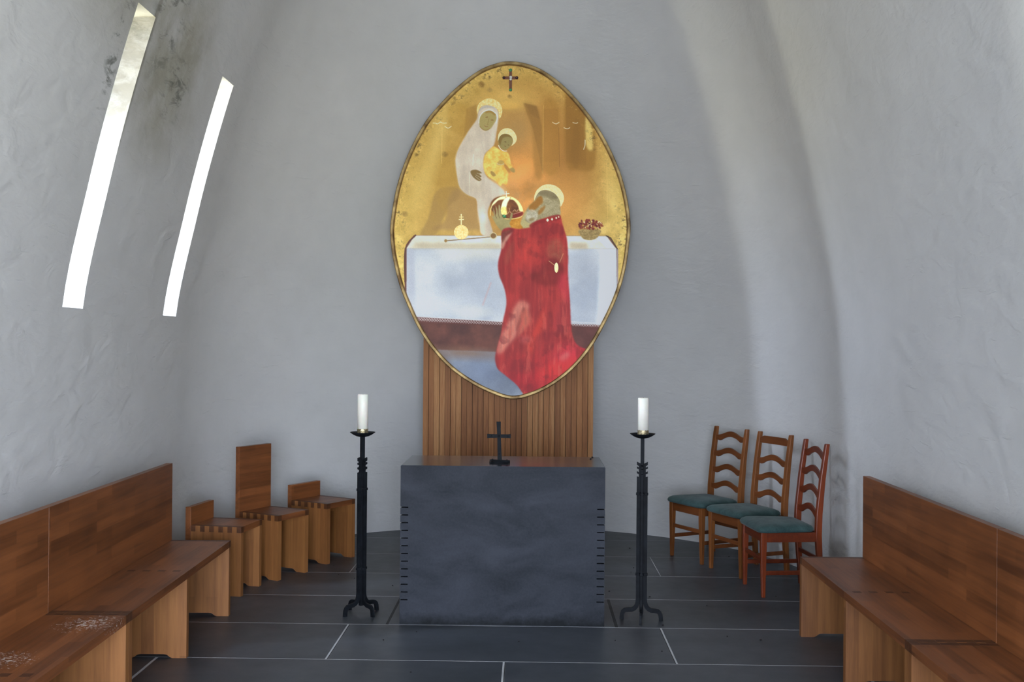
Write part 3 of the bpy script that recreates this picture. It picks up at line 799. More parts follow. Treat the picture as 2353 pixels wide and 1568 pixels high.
def stroke(pts, w, c, al=1.0, soft=0.6, sh=None, smooth=True):
    P = spline(pts, 5, False) if smooth and len(pts) > 2 else np.array(pts, float)
    D = np.full((NY, NX), 1e9); pad = w+4
    xa, xb = int(max(0, P[:, 0].min()-X0-pad)), int(min(NX, P[:, 0].max()-X0+pad)); ya, yb = int(max(0, P[:, 1].min()-Y0-pad)), int(min(NY, P[:, 1].max()-Y0+pad))
    X = xx[ya:yb, xa:xb]; Y = yy[ya:yb, xa:xb]; d = np.full(X.shape, 1e9)
    for (x1, y1), (x2, y2) in zip(P[:-1], P[1:]):
        L = (x2-x1)**2+(y2-y1)**2+1e-9; t = np.clip(((X-x1)*(x2-x1)+(Y-y1)*(y2-y1))/L, 0, 1)
        d = np.minimum(d, np.hypot(X-x1-t*(x2-x1), Y-y1-t*(y2-y1)))
    D[ya:yb, xa:xb] = d
    put(np.clip((w/2+soft-D)/(2*soft), 0, 1), c, al, sh)
def lerp(a_, b_, t): return np.asarray(a_, float)*(1-t[..., None])+np.asarray(b_, float)*t[..., None]

n40 = vnoise(60, 60, 1); n20 = vnoise(26, 26, 2, 5); n8 = vnoise(9, 9, 3, 4, 0.7); n4 = vnoise(4, 4, 4, 3, 0.8)
nv = vnoise(22, 140, 5, 4); nrobe = vnoise(26, 90, 6, 4); ncl = vnoise(75, 60, 7, 3)
EG = pmask([tuple(p) for p in OUTL], 0)
# distance in from the rim, approximated by the polar radius
ctr = np.array([1172.5, 530.0]); ea = np.arctan2(EGG[:, 1]-ctr[1], EGG[:, 0]-ctr[0]); er = np.hypot(EGG[:, 0]-ctr[0], EGG[:, 1]-ctr[1]); o_ = np.argsort(ea)
rim = np.interp(np.arctan2(yy-ctr[1], xx-ctr[0]).ravel(), ea[o_], er[o_], period=2*math.pi).reshape(NY, NX) - np.hypot(xx-ctr[0], yy-ctr[1])
# gold ground
IMG = lerp((164, 134, 66), (208, 178, 106), n20); SH[:] = 0.55
edge = np.clip(1-rim/85, 0, 1)
put(edge, (206, 180, 96), 0.55); put(np.clip((n20-0.62)*4, 0, 1), (226, 200, 122), 0.35)
put(np.clip((n8-0.6)*3, 0, 1)*edge, (146, 118, 56), 0.5)
# brown middle of the ground, with orange light reflections painted into the colour
put(ell(1175, 390, 190, 200, 0, 0.6), (160, 118, 56), 0.75); put(ell(1230, 385, 120, 150, 0, 0.6), (172, 116, 54), 0.85)
put(ell(1225, 420, 60, 75, 15, 0.7)*np.clip(n40*1.5, 0, 1), (226, 152, 80), 0.9); put(ell(1300, 400, 40, 120, 5, 0.7), (150, 104, 48), 0.7)
put(ell(1190, 300, 55, 45, 0, 0.7), (158, 128, 80), 0.6); put(ell(1245, 330, 30, 60, 0, 0.7), (196, 140, 72), 0.5)
put(ell(1195, 450, 50, 40, 0, 0.7)*(n20), (150, 120, 84), 0.6); put(ell(1180, 400, 30, 30, 0, 0.8)*np.clip(n20*1.6, 0, 1), (236, 162, 92), 0.6)
put(ell(1010, 420, 70, 130, 20, 0.6), (170, 134, 62), 0.55)
put(ell(1290, 470, 50, 60, 0, 0.7), (214, 156, 84), 0.55)
for pts, c, al in ((Z1(765,450,730,640,700,900,760,1000,840,700,810,500), (140,106,52), .4), (Z1(1220,410,1345,445,1390,600,1400,1050,1330,1060,1300,620), (138,100,44), .5),
                   (Z1(1605,350,1700,400,1840,560,1880,720,1860,1000,1720,1020,1610,950), (136,96,36), .65), (Z1(1400,440,1540,440,1545,1000,1410,1010), (150,108,44), .45),
                   (Z1(640,1190,560,1260,520,1480,420,1560,1050,1560,850,1560,810,1290,740,1260), (150,118,74), .7), (Z1(1700,540,1740,700,1720,1000,1650,900), (120,84,34), .4),
                   (Z1(380,900,620,860,640,1060,500,1170,380,1100), (160,124,54), .45), (Z1(560,420,730,460,700,700,560,640), (166,128,56), .45)):
    put(pmask(pts, 3), c, al)
put(pmask(Z1(1790,540,1840,640,1850,830,1800,820,1780,680), 2), (216, 190, 112), .8)
stroke(Z1(1975,930,1980,1200,1985,1560), 1.2, (206, 172, 100), .6); stroke(Z1(1545,640,1552,990), 1, (90, 60, 26), .5); stroke(Z1(1408,440,1400,1050), 1.5, (206, 168, 92), .5)
stroke(Z1(495,640,490,960), 1.5, (214, 182, 110), .5)
put(ell(1166, 242, 30, 9, 0, .3), (196, 152, 74), .7); put(ell(1172, 228, 55, 22, 0, .6), (206, 170, 92), .6)
for u, v, r, c in ((850,250,28,(110,78,34)),(1105,360,18,(120,88,46)),(925,300,22,(150,120,66)),(520,880,26,(120,92,44)),(265,885,18,(110,84,40)),(160,1420,26,(110,82,40)),(1510,250,20,(110,84,44))):
    x, y = z1(u, v); put(ell(x, y, r/3.9, r/4.6, 20, .4)*(0.4+0.6*n4), c, .85)
# dark flecks where the leaf has worn near the rim
cl8 = np.clip((n20-0.45)*3, 0, 1)
fl_ = np.clip((n8*0.55+n4*0.45-0.60)*9, 0, 1)*np.clip(1-rim/36, 0, 1)**0.6*cl8; put(fl_, (66, 50, 30), .9); put(np.clip((n4-0.84)*6, 0, 1)*np.clip(edge*1.6, 0.12, 1), (112, 82, 40), .35)
for pts, c, al in (([(1072,250),(1096,240),(1094,285),(1066,320)], (140,104,48), .5), ([(1203,237),(1233,244),(1246,290),(1248,400),(1226,300)], (132,94,44), .6), ([(1205,236),(1234,244),(1241,275),(1220,262)], (122,88,44), .5), ([(1300,219),(1318,228),(1345,262),(1347,380),(1302,372)], (128,88,36), .5), ([(1249,250),(1283,250),(1284,370),(1251,372)], (146,102,44), .5)):
    if al: put(pmask(list(pts), 1.0, False)*(.6+.4*n20), c, al)
put(pmask([(1003,440),(1050,430),(1054,455),(1035,470),(1020,500),(1000,541),(965,541),(985,500)], 2)*(.5+.5*n20), (138, 108, 62), .7)
put(ell(1000, 345, 14, 80, 12, .8), (216, 190, 118), .45); put(ell(960, 440, 16, 60, 14, .8), (214, 188, 112), .4); put(ell(1405, 440, 12, 70, -8, .8), (214, 184, 108), .5)
put(np.clip((vnoise(5, 5, 40, 2)-0.8)*7, 0, 1)*np.clip(1-rim/34, 0, 1), (232, 206, 130), .5)
# altar with white cloth
put(pmask([(951,541),(1397,541),(1420,572),(1420,900),(930,900),(930,572)], .6, False), (94, 52, 46), 1, 0.0)
cloth = lerp((168, 176, 192), (206, 210, 218), ncl)
TOPF = [(953,541.5),(1394,541.5),(1416,571),(934,571)]
FRONT = [(934.5,569),(1416,569),(1418,746),(1300,743),(1160,740),(1040,733),(934,726)]
put(pmask(FRONT, .7, False), cloth, 1, 0.0)
put(pmask([(1378,569),(1416,571),(1417,745),(1370,745)], 3, False), (218, 224, 232), .85); put(pmask([(936,571),(952,569),(955,728),(936,726)], 2.5, False), (176, 180, 196), .7)
put(ell(1090, 580, 60, 16, 0, .8), (226, 222, 208), .6); put(ell(1010, 700, 70, 25, 0, .8), (216, 220, 228), .6); put(ell(1085, 715, 30, 12, 0, .8), (226, 226, 220), .7)
put(ell(1100, 655, 45, 40, 0, .8), (158, 166, 184), .5); put(ell(1030, 650, 22, 30, 0, .8), (160, 168, 184), .45); put(ell(1345, 620, 24, 40, 0, .8), (156, 162, 178), .5); put(ell(1340, 700, 22, 40, 0, .8), (160, 168, 186), .5)
stroke([(1128,650),(1120,672),(1110,700)], 3, (200, 150, 150), .4, 2)
put(pmask(TOPF, .6, False), lerp((206, 200, 186), (230, 228, 220), n20), 1, 0.1)
put(pmask([(955,558),(1150,560),(1150,571),(945,571)], 3, False), (176, 160, 128), .55); put(pmask([(1310,556),(1350,558),(1350,571),(1310,571)], 3, False), (170, 150, 116), .6)
put(pmask([(1366,543),(1392,543),(1412,568),(1396,571)], 1, False), (216, 220, 230), .8)
stroke([(936,570.5),(1413,570.5)], 1, (176, 170, 160), .6)
stroke([(955,541),(932,572),(931,648)], 3.5, (86, 52, 44), 1); stroke([(1393,541),(1403,546),(1419,572)], 2.6, (62, 46, 38), .9, smooth=False)
stroke([(1419,572),(1419,650)], 1.4, (200, 206, 216), .8)
# lace hem
for x in np.arange(953, 1380, 1.0):
    if 1158 < x < 1312: continue
    yb_ = 728 + (x-953)*0.0465 if x < 1160 else 738 + (x-1310)*0.06
    if int(x) % 6 == 0:
        for q in range(2):
            th = np.linspace(0, 2*math.pi, 9); stroke([(x+3*math.cos(t)*.8, yb_+3+3*math.sin(t)) for t in th], .8, (214, 206, 208), .75, .45, smooth=False)
            break
    if int(x) % 6 == 3: stroke([(x-3, yb_+5), (x, yb_+9), (x+3, yb_+5)], .9, (206, 198, 202), .8, .5); stroke([(x-2, yb_), (x+2, yb_+5)], .7, (206, 196, 200), .6, .4)
for a1, b1 in (((950,727.5),(1160,737)), ((1310,737.5),(1378,741.5))): stroke([a1, b1], 1.6, (206, 208, 216), .8)
# dark skirt, bluish floor
put(pmask([(955,742),(1160,748),(1145,808),(985,803)], 1, False), lerp((78, 46, 42), (108, 64, 54), n20), 1, 0.0)
put(pmask([(1308,748),(1385,750),(1345,812),(1325,800)], 1, False), lerp((86, 48, 44), (104, 60, 54), n20), 1, 0.0)
put(pmask([(960,802),(1145,808),(1215,925),(1100,925),(1000,850)], 1, False), lerp((100, 108, 126), (134, 142, 160), n40), 1, 0.0)
put(ell(1080, 812, 70, 12, 4, .8), (132, 98, 76), .75); put(ell(1000, 815, 30, 14, 30, .7), (110, 84, 72), .6); put(ell(1105, 850, 40, 30, 0, .8), (120, 134, 164), .5)
# figure in white
MARY = Z1(810,560,770,620,720,690,640,830,612,930,625,1060,650,1175,710,1240,800,1285,812,1380,830,1480,850,1600,950,1610,930,1500,905,1400,960,1280,1060,1230,1000,1160,900,1085,870,990,880,880,960,800,985,680,1000,590,1003,500,960,447,900,436,850,452,820,500)
put(pmask(Z1(930,1100,1060,1200,1050,1300,980,1300,900,1250,860,1150), 6), (206, 186, 152), .7)
put(pmask(MARY, 1.0), lerp((178, 164, 148), (222, 208, 192), np.clip(nv*0.7+n20*0.4, 0, 1)), .97, 0.05)
stroke(Z1(612,930,625,1060,650,1175,710,1240,800,1285), 1.2, (170, 140, 84), .8); stroke(Z1(720,690,640,830,612,930), 1.2, (190, 156, 92), .8)
stroke(Z1(780,880,770,980), 1, (238, 232, 220), .7); stroke(Z1(850,770,870,860,900,940), 1, (178, 164, 146), .6); stroke(Z1(740,1040,745,1240), 1.4, (236, 228, 214), .6)
put(ell(*z1(790, 1180), 22, 12, 0, .8), (176, 160, 136), .4); put(ell(*z1(860, 1440), 8, 14, 0, .8), (232, 226, 218), .7); put(pmask(Z1(820,500,850,458,900,440,955,450,990,500,960,470,900,462,850,478), 1), (170, 160, 150), .8)
put(pmask(Z1(830,560,850,520,890,490,940,490,975,520,985,560,960,610,930,650,890,668,850,650,830,610), .8), (162, 144, 88), 1, 0.0)
put(pmask(Z1(890,490,940,488,980,520,970,530,930,505,890,510), .8), (150, 110, 44), .7)
stroke(Z1(826,600,832,550,860,505,900,485,940,485,985,520,990,560,980,600), 1.6, (244, 238, 226), .9, sh=.2)
stroke(Z1(890,548,905,545), 1.7, (118, 72, 30), .9); stroke(Z1(938,572,955,572), 1.7, (118, 72, 30), .9); stroke(Z1(918,560,905,612,915,615), .9, (130, 100, 50), .8); stroke(Z1(878,625,895,632,908,630), 1.1, (132, 76, 40), .9)
stroke(Z1(835,628,860,655,890,664,925,650), 1.6, (140, 104, 48), .7)
put(pmask(Z1(750,1035,790,1018,830,1030,852,1050,830,1055,850,1080,838,1090,850,1108,830,1122,800,1108,770,1080), .6), (126, 100, 56), 1, 0)
for a_ in (Z1(810,1050,850,1062), Z1(800,1066,848,1094), Z1(795,1080,835,1112)): stroke(a_, .8, (206, 196, 176), .8)
# child
put(pmask(Z1(1003,760,1010,715,1050,695,1095,700,1125,735,1128,780,1095,820,1060,842,1022,820,1005,790), .8), (146, 130, 78), 1, 0)
put(pmask(Z1(1003,760,1010,715,1050,695,1095,700,1122,730,1090,722,1050,730,1030,760,1020,800), 1), (120, 92, 42), .8)
stroke(Z1(1060,768,1070,770), 1.6, (84, 54, 24), .9); stroke(Z1(1090,795,1097,798), 1.3, (84, 54, 24), .8); stroke(Z1(1058,806,1068,810), 1.2, (120, 66, 36), .8)
put(pmask(Z1(960,810,1010,835,1050,855,1085,865,1102,900,1115,960,1130,990,1100,1008,1065,965,1050,990,1090,1050,1088,1110,1075,1155,1040,1145,1020,1165,990,1135,960,1110,890,1062,868,1000,868,950,880,890,920,840), .7), lerp((206, 156, 66), (240, 200, 112), n8), 1, 0.5)
stroke(Z1(1003,800,1020,830,1050,850,1078,850), 1.4, (244, 240, 226), .9)
put(pmask(Z1(1055,965,1100,1010,1110,1045,1090,1040,1070,1010), .8), (168, 120, 60), .8); put(pmask(Z1(1105,1010,1135,1000,1155,1030,1140,1045,1112,1030), .8), (160, 134, 76), .9, 0)
put(pmask(Z1(990,960,1020,930,1050,945,1055,970,1020,980,990,975), .8), (172, 140, 76), .8, 0); put(pmask(Z1(932,1030,960,1040,980,1070,955,1080,935,1060), .8), (150, 120, 64), .8, 0)
stroke(Z1(990,965,1025,975,1050,965), 1, (232, 224, 190), .8)
# small birds
for p in (Z1(412,600,440,600,450,608,480,590), Z1(485,592,505,600,535,598), Z1(520,630,550,645,578,628), Z1(1490,592,1520,606,1548,592), Z1(1672,594,1700,600,1716,594), Z1(1592,640,1620,650,1645,640), Z1(1782,750,1780,800,1768,835)):
    stroke(p, 1.1, (246, 240, 214), .95, sh=.3)
# crowned figure: head, arms, crown
put(pmask(Z4(770,400,830,260,930,240,1060,270,1150,380,1160,500,1150,620,1000,640,860,680,760,750,700,790,600,810,570,740,600,640,640,560,700,470), .8), lerp((136, 120, 82), (186, 174, 140), np.clip(n4*.6+n20*.4, 0, 1)), 1, 0)
put(pmask(Z4(780,400,820,350,880,330,900,420,850,470,800,520,740,560,690,520,700,470), 1.2), (158, 100, 28), .85); put(pmask(Z4(840,540,930,470,920,530,860,600,830,600), 1.2), (160, 104, 34), .75)
put(pmask(Z4(640,600,700,530,780,540,820,600,800,680,740,720,680,710,640,660), 1.5)*(.5+.5*n4), (206, 200, 184), .85); put(ell(*z4(730, 680), 7, 4, -20, .5), (130, 104, 56), .7)
put(pmask(Z4(830,270,930,248,1060,275,1130,350,1060,380,940,330,860,320), 2)*(.4+.6*n4), (104, 88, 58), .75)
put(pmask(Z4(560,790,600,640,640,560,660,580,630,680,680,730,760,740,700,800), 1), (186, 172, 118), .9, 0)
put(pmask(Z4(410,700,440,660,560,660,560,740,600,810,520,825,430,800,400,740), .8), lerp((176, 112, 26), (206, 150, 60), n8), 1, 0.2)
put(ell(*z4(350, 500), 37, 25.5, 12, .03), lerp((96, 52, 28), (140, 86, 44), n8), 1, 0.3)
stroke(Z4(112,620,115,540,160,430,250,355,340,338,440,350,530,410,585,500,600,580,570,640,440,672,330,668), 1.6, (240, 214, 140), .95, sh=.8)
put(pmask(Z4(270,590,275,500,300,410,350,350,410,350,370,430,350,520,360,600,310,610), .6), (252, 238, 190), 1, 0.9)
put(pmask(Z4(130,480,180,400,260,345,340,338,320,375,240,390,170,450), .8), (250, 232, 176), 1, 0.9); put(pmask(Z4(420,350,470,360,550,430,590,510,590,560,550,550,520,460,460,390,410,380), .8), (244, 218, 150), 1, 0.8)
put(pmask(Z4(275,520,300,490,350,500,360,595,300,610,270,590), .8)*(.5+.5*n4), (226, 176, 84), .9); put(pmask(Z4(450,600,590,560,590,620,460,660), .8), (120, 36, 30), .9); put(ell(*z4(322, 632), 4.6, 3.4, 30, .2), (40, 120, 74), 1, 0); stroke(Z4(312,632,330,620), 1.2, (160, 220, 180), .8)
for a_ in (Z4(370,600,400,560,430,590), Z4(395,510,400,545), Z4(450,560,480,535,500,560), Z4(510,560,530,530), Z4(460,600,590,560)): stroke(a_, .9, (232, 190, 150), .85)
stroke(Z4(355,340,350,260), 1.5, (246, 240, 216), 1); stroke(Z4(312,300,392,292), 1.5, (246, 240, 216), 1)
put(pmask(Z4(130,620,160,640,160,560,150,500,175,560,190,620,200,560,190,480,215,520,235,620,235,480,255,470,280,600,310,660,390,680,420,600,445,580,440,650,400,740,420,800,340,860,280,850,200,760), .6), lerp((150, 136, 88), (182, 168, 118), n20), 1, 0)
for a_ in (Z4(180,560,185,620,210,660), Z4(230,600,250,660)): stroke(a_, 1, (96, 62, 34), .8)
# red robe
ROBE = [(1153,533),(1167,523),(1191.6,526),(1219,522),(1226,514),(1238,506),(1254.7,503),(1270,500),(1287.6,499),(1292,512),(1297,530),(1302.7,549),(1305.4,590.5),(1305,631.6),(1309.5,692),(1312,746.8),(1317.7,777),(1328.7,793),(1345,800),(1368,812),(1340,850),(1300,880),(1240,925),(1212,925),(1202.6,903),(1186,881),(1158.7,859),(1143.6,845.5),(1138,823.6),(1142,799),(1150.5,768.7),(1157,733),(1164,697),(1160,664.5),(1147.7,631.6),(1145,604),(1153,568.5)]
rb = pmask(ROBE, 1.2); put(rb, lerp((132, 32, 34), (184, 52, 48), np.clip(nrobe*.75+vnoise(7, 60, 31, 3)*.3, 0, 1)), 1, 0)
def rput(M, c, al): put(M*rb, c, al)
rput(ell(1235, 850, 90, 40, -20, .6), (184, 36, 42), .6); rput(ell(1320, 820, 40, 30, 0, .7), (212, 52, 70), .8); rput(ell(1300, 850, 60, 16, -38, .6), (222, 48, 48), .8)
rput(pmask(Z2(1120,690,1190,730,1160,800,1110,900,1080,990,1020,1060,960,1130,920,1130,940,1010,1010,880,1060,760), 4), (214, 142, 122), .8); rput(pmask(Z2(1180,760,1200,860,1140,950,1090,1000,1120,900,1150,800), 3), (190, 110, 90), .7)
rput(pmask(Z2(1130,760,1160,780,1110,900,1080,940), 2), (140, 60, 50), .7)
rput(pmask(Z2(1320,380,1400,330,1480,420,1460,520,1380,570,1300,560,1210,520,1200,470,1290,440), 4)*(.5+.5*n20), (112, 26, 24), .85); rput(pmask(Z2(1350,210,1440,180,1490,280,1470,380,1400,330,1340,330), 4)*(.5+.5*n8), (158, 94, 66), .7)
rput(pmask(Z2(1060,190,1000,280,980,340,1000,400,1050,300), 3), (150, 70, 54), .6); rput(pmask(Z2(1030,130,1050,120,1000,200,970,260,955,250,970,180), 1.5), (196, 150, 130), .85); rput(pmask(Z2(960,130,1030,100,1050,110,1000,150,965,210), 1.5), (110, 62, 48), .8)
rput(pmask(Z2(1000,560,1060,430,1070,500,1100,540,1110,600,1040,640), 4), (140, 34, 34), .5); rput(pmask(Z2(1110,1040,1200,990,1220,1140,1160,1150,1090,1090), 4)*(.4+.6*n20), (128, 34, 34), .75)
rput(pmask(Z2(1300,980,1400,950,1420,1020,1380,1110,1330,1150,1350,1060), 4)*(.4+.6*n20), (132, 30, 36), .75); rput(pmask(Z2(1100,1270,1180,1180,1230,1250,1160,1310,1100,1310), 4), (126, 28, 32), .65); rput(pmask(Z2(1180,1300,1330,1330,1320,1460,1140,1470,1000,1320), 8), (158, 26, 38), .6)
rput(pmask(Z2(1260,860,1320,740,1290,960,1240,1000,1220,1150,1180,1060), 5), (222, 66, 48), .6); rput(pmask(Z2(1440,1170,1510,1120,1520,1160,1470,1200), 3), (206, 130, 124), .6); rput(pmask(Z2(1430,500,1510,470,1520,700,1460,660), 5), (206, 50, 70), .6)
rput(pmask(Z2(1440,720,1520,700,1540,900,1480,980,1400,900), 6), (146, 44, 52), .5); rput(pmask(Z2(1130,180,1300,190,1330,260,1250,400,1150,380), 8), (206, 62, 52), .5)
rput(ell(*z2(1160, 1020), 12, 8, 0, .8), (206, 110, 104), .5); rput(ell(*z2(1380, 1260), 40, 12, -35, .7), (226, 52, 50), .6)
# brushwork: long streaks and blots, following the fall of the cloth
sw = ((yy-700)*0.12).astype(int)
stk = blur(vnoise(7, 60, 51, 2, .6), 1.0); blt = blur(vnoise(22, 28, 52, 4, .55), 1.0); hl = vnoise(12, 60, 53, 4, .6)
rput(np.clip((blt-.6)*5, 0, 1)*np.clip((n20)*1.4, 0, 1), (104, 24, 28), .42); rput(np.clip((stk-.6)*3, 0, 1), (124, 30, 32), .3)
rput(np.clip((hl-.66)*5, 0, 1)*np.clip((yy-560)/200, .25, 1), (212, 96, 78), .45); rput(np.clip((.38-stk)*3, 0, 1), (204, 70, 62), .25)
put(pmask(Z4(700,760,800,700,920,660,1040,620,1150,610,1165,660,1100,690,1000,700,900,720,800,760,720,800), 1), (138, 30, 30), .85)
for u, v, r in ((970,688,4.2), (1037,675,3.4), (1100,656,2.8), (1136,640,2.2)):
    x, y = z4(u, v); put(pmask([(x, y-r), (x+r*.8, y), (x, y+r), (x-r*.8, y)], .5, False), (250, 240, 200), 1, .5)
stroke(Z4(990,1300,1075,1365), 1, (226, 190, 130), .9); stroke(Z4(1205,1190,1150,1320), 1, (220, 160, 110), .9)
# sceptre and orb
stroke([(1024,553.5),(1128,544)], 2.2, (104, 74, 48), .95); stroke([(1026,552.5),(1126,543.5)], .8, (226, 206, 160), .9)
put(ell(1134, 541.5, 7.6, 7.2, 0, .12), (122, 90, 52), 1, .3); stroke([(1134+7*math.cos(t), 541.5+6.8*math.sin(t)) for t in np.linspace(0, 6.3, 14)], 1.2, (236, 224, 180), .9); put(ell(1024.5, 553.5, 3.4, 3.6, 0, .2), (150, 116, 64), 1)
# flower basket
put(pmask([(1332,527),(1378,527),(1376,540),(1368,548),(1354,551),(1341,548),(1334,540)], .7), lerp((128, 104, 60), (176, 150, 98), n4), 1, 0.1)
r_ = np.random.default_rng(5)
for k in range(70):
    a_ = r_.uniform(0, 6.28); q = math.sqrt(r_.random()); x = 1355+q*28*math.cos(a_); y = 517+q*11*math.sin(a_)-3*(1-abs(x-1355)/28)
    put(ell(x, y, r_.uniform(2, 4), r_.uniform(1.5, 3), r_.uniform(0, 90), .3), [(118, 36, 30), (140, 62, 42), (96, 28, 32), (150, 84, 50)][k % 4], .95, 0)
for k in range(26):
    x = r_.uniform(1330, 1382); y = r_.uniform(506, 526); stroke([(x, y), (x+r_.normal(0, 1.5), y+r_.uniform(1, 3))], 1.1, [(246, 232, 196), (70, 30, 24)][k % 2], .9)
# red line inside the frame, fine grain all over
put(np.clip(1-abs(rim-8.5)/1.6, 0, 1), (86, 40, 22), .9, 0)
IMG = np.clip(IMG*(0.965+0.07*rng.random((NY, NX, 1))), 0, 255)

def painting():
    base = at_y(1172.5, 530, YP)
    root = empty('oval_painting', base); tag(root, 'egg-shaped gilded painting of a red-robed kneeling figure, in a brass frame', 'painting')
    # picture surface: a fine grid carrying the paint as point colours
    cxs = np.arange(NX)+X0+0.5; cys = np.arange(NY)+Y0+0.5
    o0 = at_y(X0+.5, Y0+.5, YP); ox = at_y(X0+.5+NX-1, Y0+.5, YP); oy = at_y(X0+.5, Y0+.5+NY-1, YP)
    ux = (ox-o0)/(NX-1); uy = (oy-o0)/(NY-1)
    II, JJ = np.meshgrid(np.arange(NX), np.arange(NY))
    P = np.zeros((NY, NX, 3)); b = np.array(base)
    for k in range(3): P[..., k] = o0[k]-b[k]+ux[k]*II+uy[k]*JJ
    P[..., 1] = 0.0
    inside = rim > 2.0
    idx = -np.ones((NY, NX), int); idx[inside] = np.arange(inside.sum())
    q = inside[:-1, :-1] & inside[1:, :-1] & inside[:-1, 1:] & inside[1:, 1:]
    F = np.stack([idx[:-1, :-1][q], idx[1:, :-1][q], idx[1:, 1:][q], idx[:-1, 1:][q]], 1)
    V = P[inside]; me = bpy.data.meshes.new('picture')
    me.vertices.add(len(V)); me.vertices.foreach_set('co', V.astype(np.float32).ravel())
    me.loops.add(F.size); me.loops.foreach_set('vertex_index', F.astype(np.int32).ravel())
    me.polygons.add(len(F)); me.polygons.foreach_set('loop_start', (np.arange(len(F))*4).astype(np.int32))
    me.update(calc_edges=True)
    ca = me.color_attributes.new('paint', 'FLOAT_COLOR', 'POINT')
    L = lin(IMG[inside])*PAINT_GAIN; C4 = np.concatenate([np.clip(L, 0, 0.95), np.ones((len(L), 1))], 1)
    ca.data.foreach_set('color', C4.astype(np.float32).ravel())
    cg = me.color_attributes.new('gilding', 'FLOAT_COLOR', 'POINT'); g_ = SH[inside]
    cg.data.foreach_set('color', np.stack([g_, g_, g_, np.ones_like(g_)], 1).astype(np.float32).ravel())
    mt, nt, bs = base_mat('painted_panel', 0.5, spec=0.35)
    at = N(nt, 'ShaderNodeVertexColor', layer_name='paint'); ag = N(nt, 'ShaderNodeVertexColor', layer_name='gilding')
    nt.links.new(at.outputs['Color'], bs.inputs['Base Color']); nt.links.new(math_(nt, 'MULTIPLY', ag.outputs['Color'], 0.45), bs.inputs['Metallic'])
    nt.links.new(math_(nt, 'SUBTRACT', 0.55, math_(nt, 'MULTIPLY', ag.outputs['Color'], 0.1)), bs.inputs['Roughness'])
    tcn = N(nt, 'ShaderNodeTexCoord'); bump(nt, noise(nt, tcn.outputs['Object'], 45, 4, 0.6), 0.12, 0.002, bs)
    me.materials.append(mt)
    o = bpy.data.objects.new('picture', me); COL.objects.link(o); o.parent = root
    # board behind it and the rounded brass frame round it
    E3 = [at_y(x, y, YP)-base for x, y in EGG]; E3 = [Vector((p.x, 0, p.z)) for p in E3]
    cen = sum(E3, Vector())/len(E3); n = len(E3)
    m_ = MB(); m_.prism([(cen.x+(p.x-cen.x)*.985, cen.z+(p.z-cen.z)*.985) for p in E3], 0.002, 0.03, lambda u, v, d: (u, d, v)); m_.build('board', plain('dark_board', srgb(60, 44, 30), 0.7), root).modifiers.new('tri', 'TRIANGULATE')
    m_ = MB(); rings = []
    for i, p in enumerate(E3):
        t = (E3[(i+1) % n]-E3[i-1]).normalized(); nrm_ = Vector((t.z, 0, -t.x))
        if nrm_.dot(cen-p) < 0: nrm_ = -nrm_
        sec = [(0.0, 0.034), (0.0, -0.006), (0.003, -0.016), (0.008, -0.020), (0.024, -0.020), (0.029, -0.016), (0.0325, -0.006), (0.0325, 0.0015), (0.012, 0.034)]
        rings.append([tuple(p+nrm_*a_+Vector((0, b_, 0))) for a_, b_ in sec])
    rings.append(rings[0]); m_.loft(rings, smooth=False, caps=False); m_.build('frame', brass, root)
    def relief(name, pts, mat, h=0.003, smooth=True):
        P_ = spline(pts, 5) if smooth else pts
        w_ = [at_y(x, y, YP)-base for x, y in P_]
        mm_ = MB(); mm_.prism([(v.x, v.z) for v in w_], -h, -0.0004, lambda u, v, d: (u, d, v)); oo = mm_.build(name, mat, root); oo.modifiers.new('tri', 'TRIANGULATE'); return oo
    relief('halo', Z1(810,520,806,480,822,430,860,395,910,377,960,385,1005,412,1032,460,1034,510,1015,557,1004,545,1004,505,985,470,945,447,895,437,850,448,826,480,816,505), gold)
    relief('halo', Z1(996,762,1000,705,1025,665,1070,646,1115,655,1150,690,1166,735,1155,775,1118,805,1128,780,1130,745,1112,715,1075,697,1040,700,1012,722), gold_pale)
    relief('halo', Z4(768,400,772,320,810,240,880,180,960,155,1050,165,1130,205,1190,275,1215,350,1205,420,1165,490,1155,430,1130,360,1070,290,1000,255,930,240,860,258,810,310), gold_pale)
    relief('orb', [(1060+16.5*math.cos(t), 534+16.5*math.sin(t)) for t in np.linspace(0, 2*math.pi, 20, endpoint=False)], gold, .006)
    X_ = [(1058.6,518),(1058.6,506),(1054,506),(1054,503.5),(1058.6,503.5),(1058.6,500),(1055,500),(1055,498),(1058.6,498),(1058.6,492),(1061.4,492),(1061.4,498),(1065,498),(1065,500),(1061.4,500),(1061.4,503.5),(1066,503.5),(1066,506),(1061.4,506),(1061.4,518)]
    relief('orb_cross', X_, gold_pale, .004, False)
    relief('brooch', [(1278.5+4.6*math.cos(t)*1.0, 615.5+11.5*math.sin(t)) for t in np.linspace(0, 2*math.pi, 20, endpoint=False)], gold_pale, .005)
    cr = relief('small_cross', [(1170,160),(1176.5,160),(1176.5,176),(1190,176),(1190,182.5),(1176.5,182.5),(1176.5,210),(1170,210),(1170,182.5),(1156,182.5),(1156,176),(1170,176)], rust_wood, .006, False)
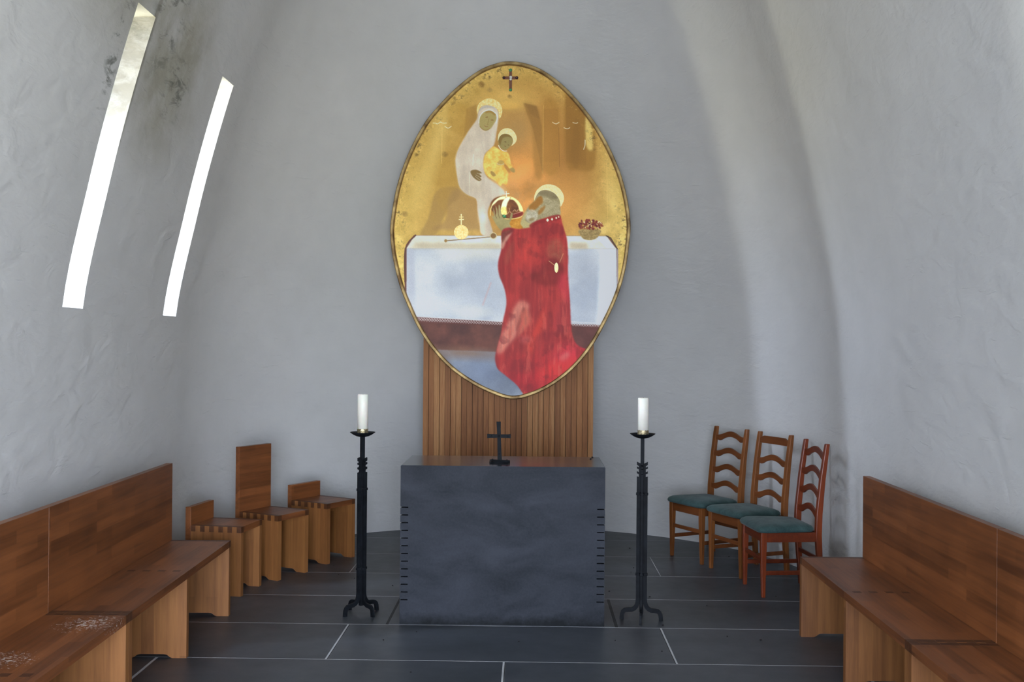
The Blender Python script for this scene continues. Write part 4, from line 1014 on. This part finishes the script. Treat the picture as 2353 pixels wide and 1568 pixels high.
    for x, y, r, mt_ in ((1173.3,161.5,3.8,green_gem), (1158,179,3.6,dark_gem), (1187.5,179,3.6,dark_gem), (1173.6,177.5,3.4,clear_gem), (1173.6,182.5,3.2,clear_gem), (1173.3,207,3.6,green_gem)):
        c_ = at_y(x, y, YP)-base; s_ = r/2400*YP; mm_ = MB(); rr = []
        for k_, d_ in ((1, 0.004), (0.95, 0.007), (0.7, 0.011), (0.3, 0.013)): rr.append([(c_.x+s_*k_*math.cos(t), -d_, c_.z+s_*k_*math.sin(t)) for t in np.linspace(0, 2*math.pi, 14, endpoint=False)])
        mm_.loft(rr, smooth=True); mm_.build('gem', mt_, cr)
PAINT_GAIN = np.array([1.56, 1.55, 1.44])
painting()
#PAINTEND#

# ------------------------------------------------------------------ crumbs on floor and altar
cm = MB(); vs = []
for k in range(7):
    a_ = 2*math.pi*k/7; vs.append(a_)
cm.loft([[(0.006*s_*math.cos(a_), 0.0045*s_*math.sin(a_+0.4), z) for a_ in vs] for s_, z in ((0.7, 0), (1, 0.002), (0.6, 0.0045))])
first = cm.build('crumb', crumb_m); used = False
spots = [(957, 1453), (881, 1472), (1192, 1476), (1422, 1238), (1447, 1261), (1456, 1306), (1450, 1316), (1523, 1438), (1521, 1498), (778, 1322), (815, 1330),
         (902, 1347), (1675, 1280), (1634, 1316), (1493, 1373), (1624, 1393), (1783, 1371), (1748, 1472), (1671, 1464), (944, 1546), (767, 1300), (1400, 1360), (1414, 1473)]
for i, (px, py) in enumerate(spots):
    o = first if not used else first.copy()
    if used: COL.objects.link(o)
    used = True
    o.location = at_z(px, py, 0.0002); o.rotation_euler = (0, 0, i*1.3); s_ = 0.7+0.7*((i*37) % 10)/10; o.scale = (s_, s_, s_)
    tag(o, 'tiny dark crumb lying on the slate floor', 'crumb', 'crumbs on the floor')
for px, py in ((1357, 1055.5), (1361, 1051.8)):
    o = first.copy(); COL.objects.link(o); o.location = at_z(px, py, 0.968); o.scale = (1.3, 1.3, 1.3)
    tag(o, 'tiny dark crumb on the back right corner of the altar top', 'crumb', 'crumbs on the altar')
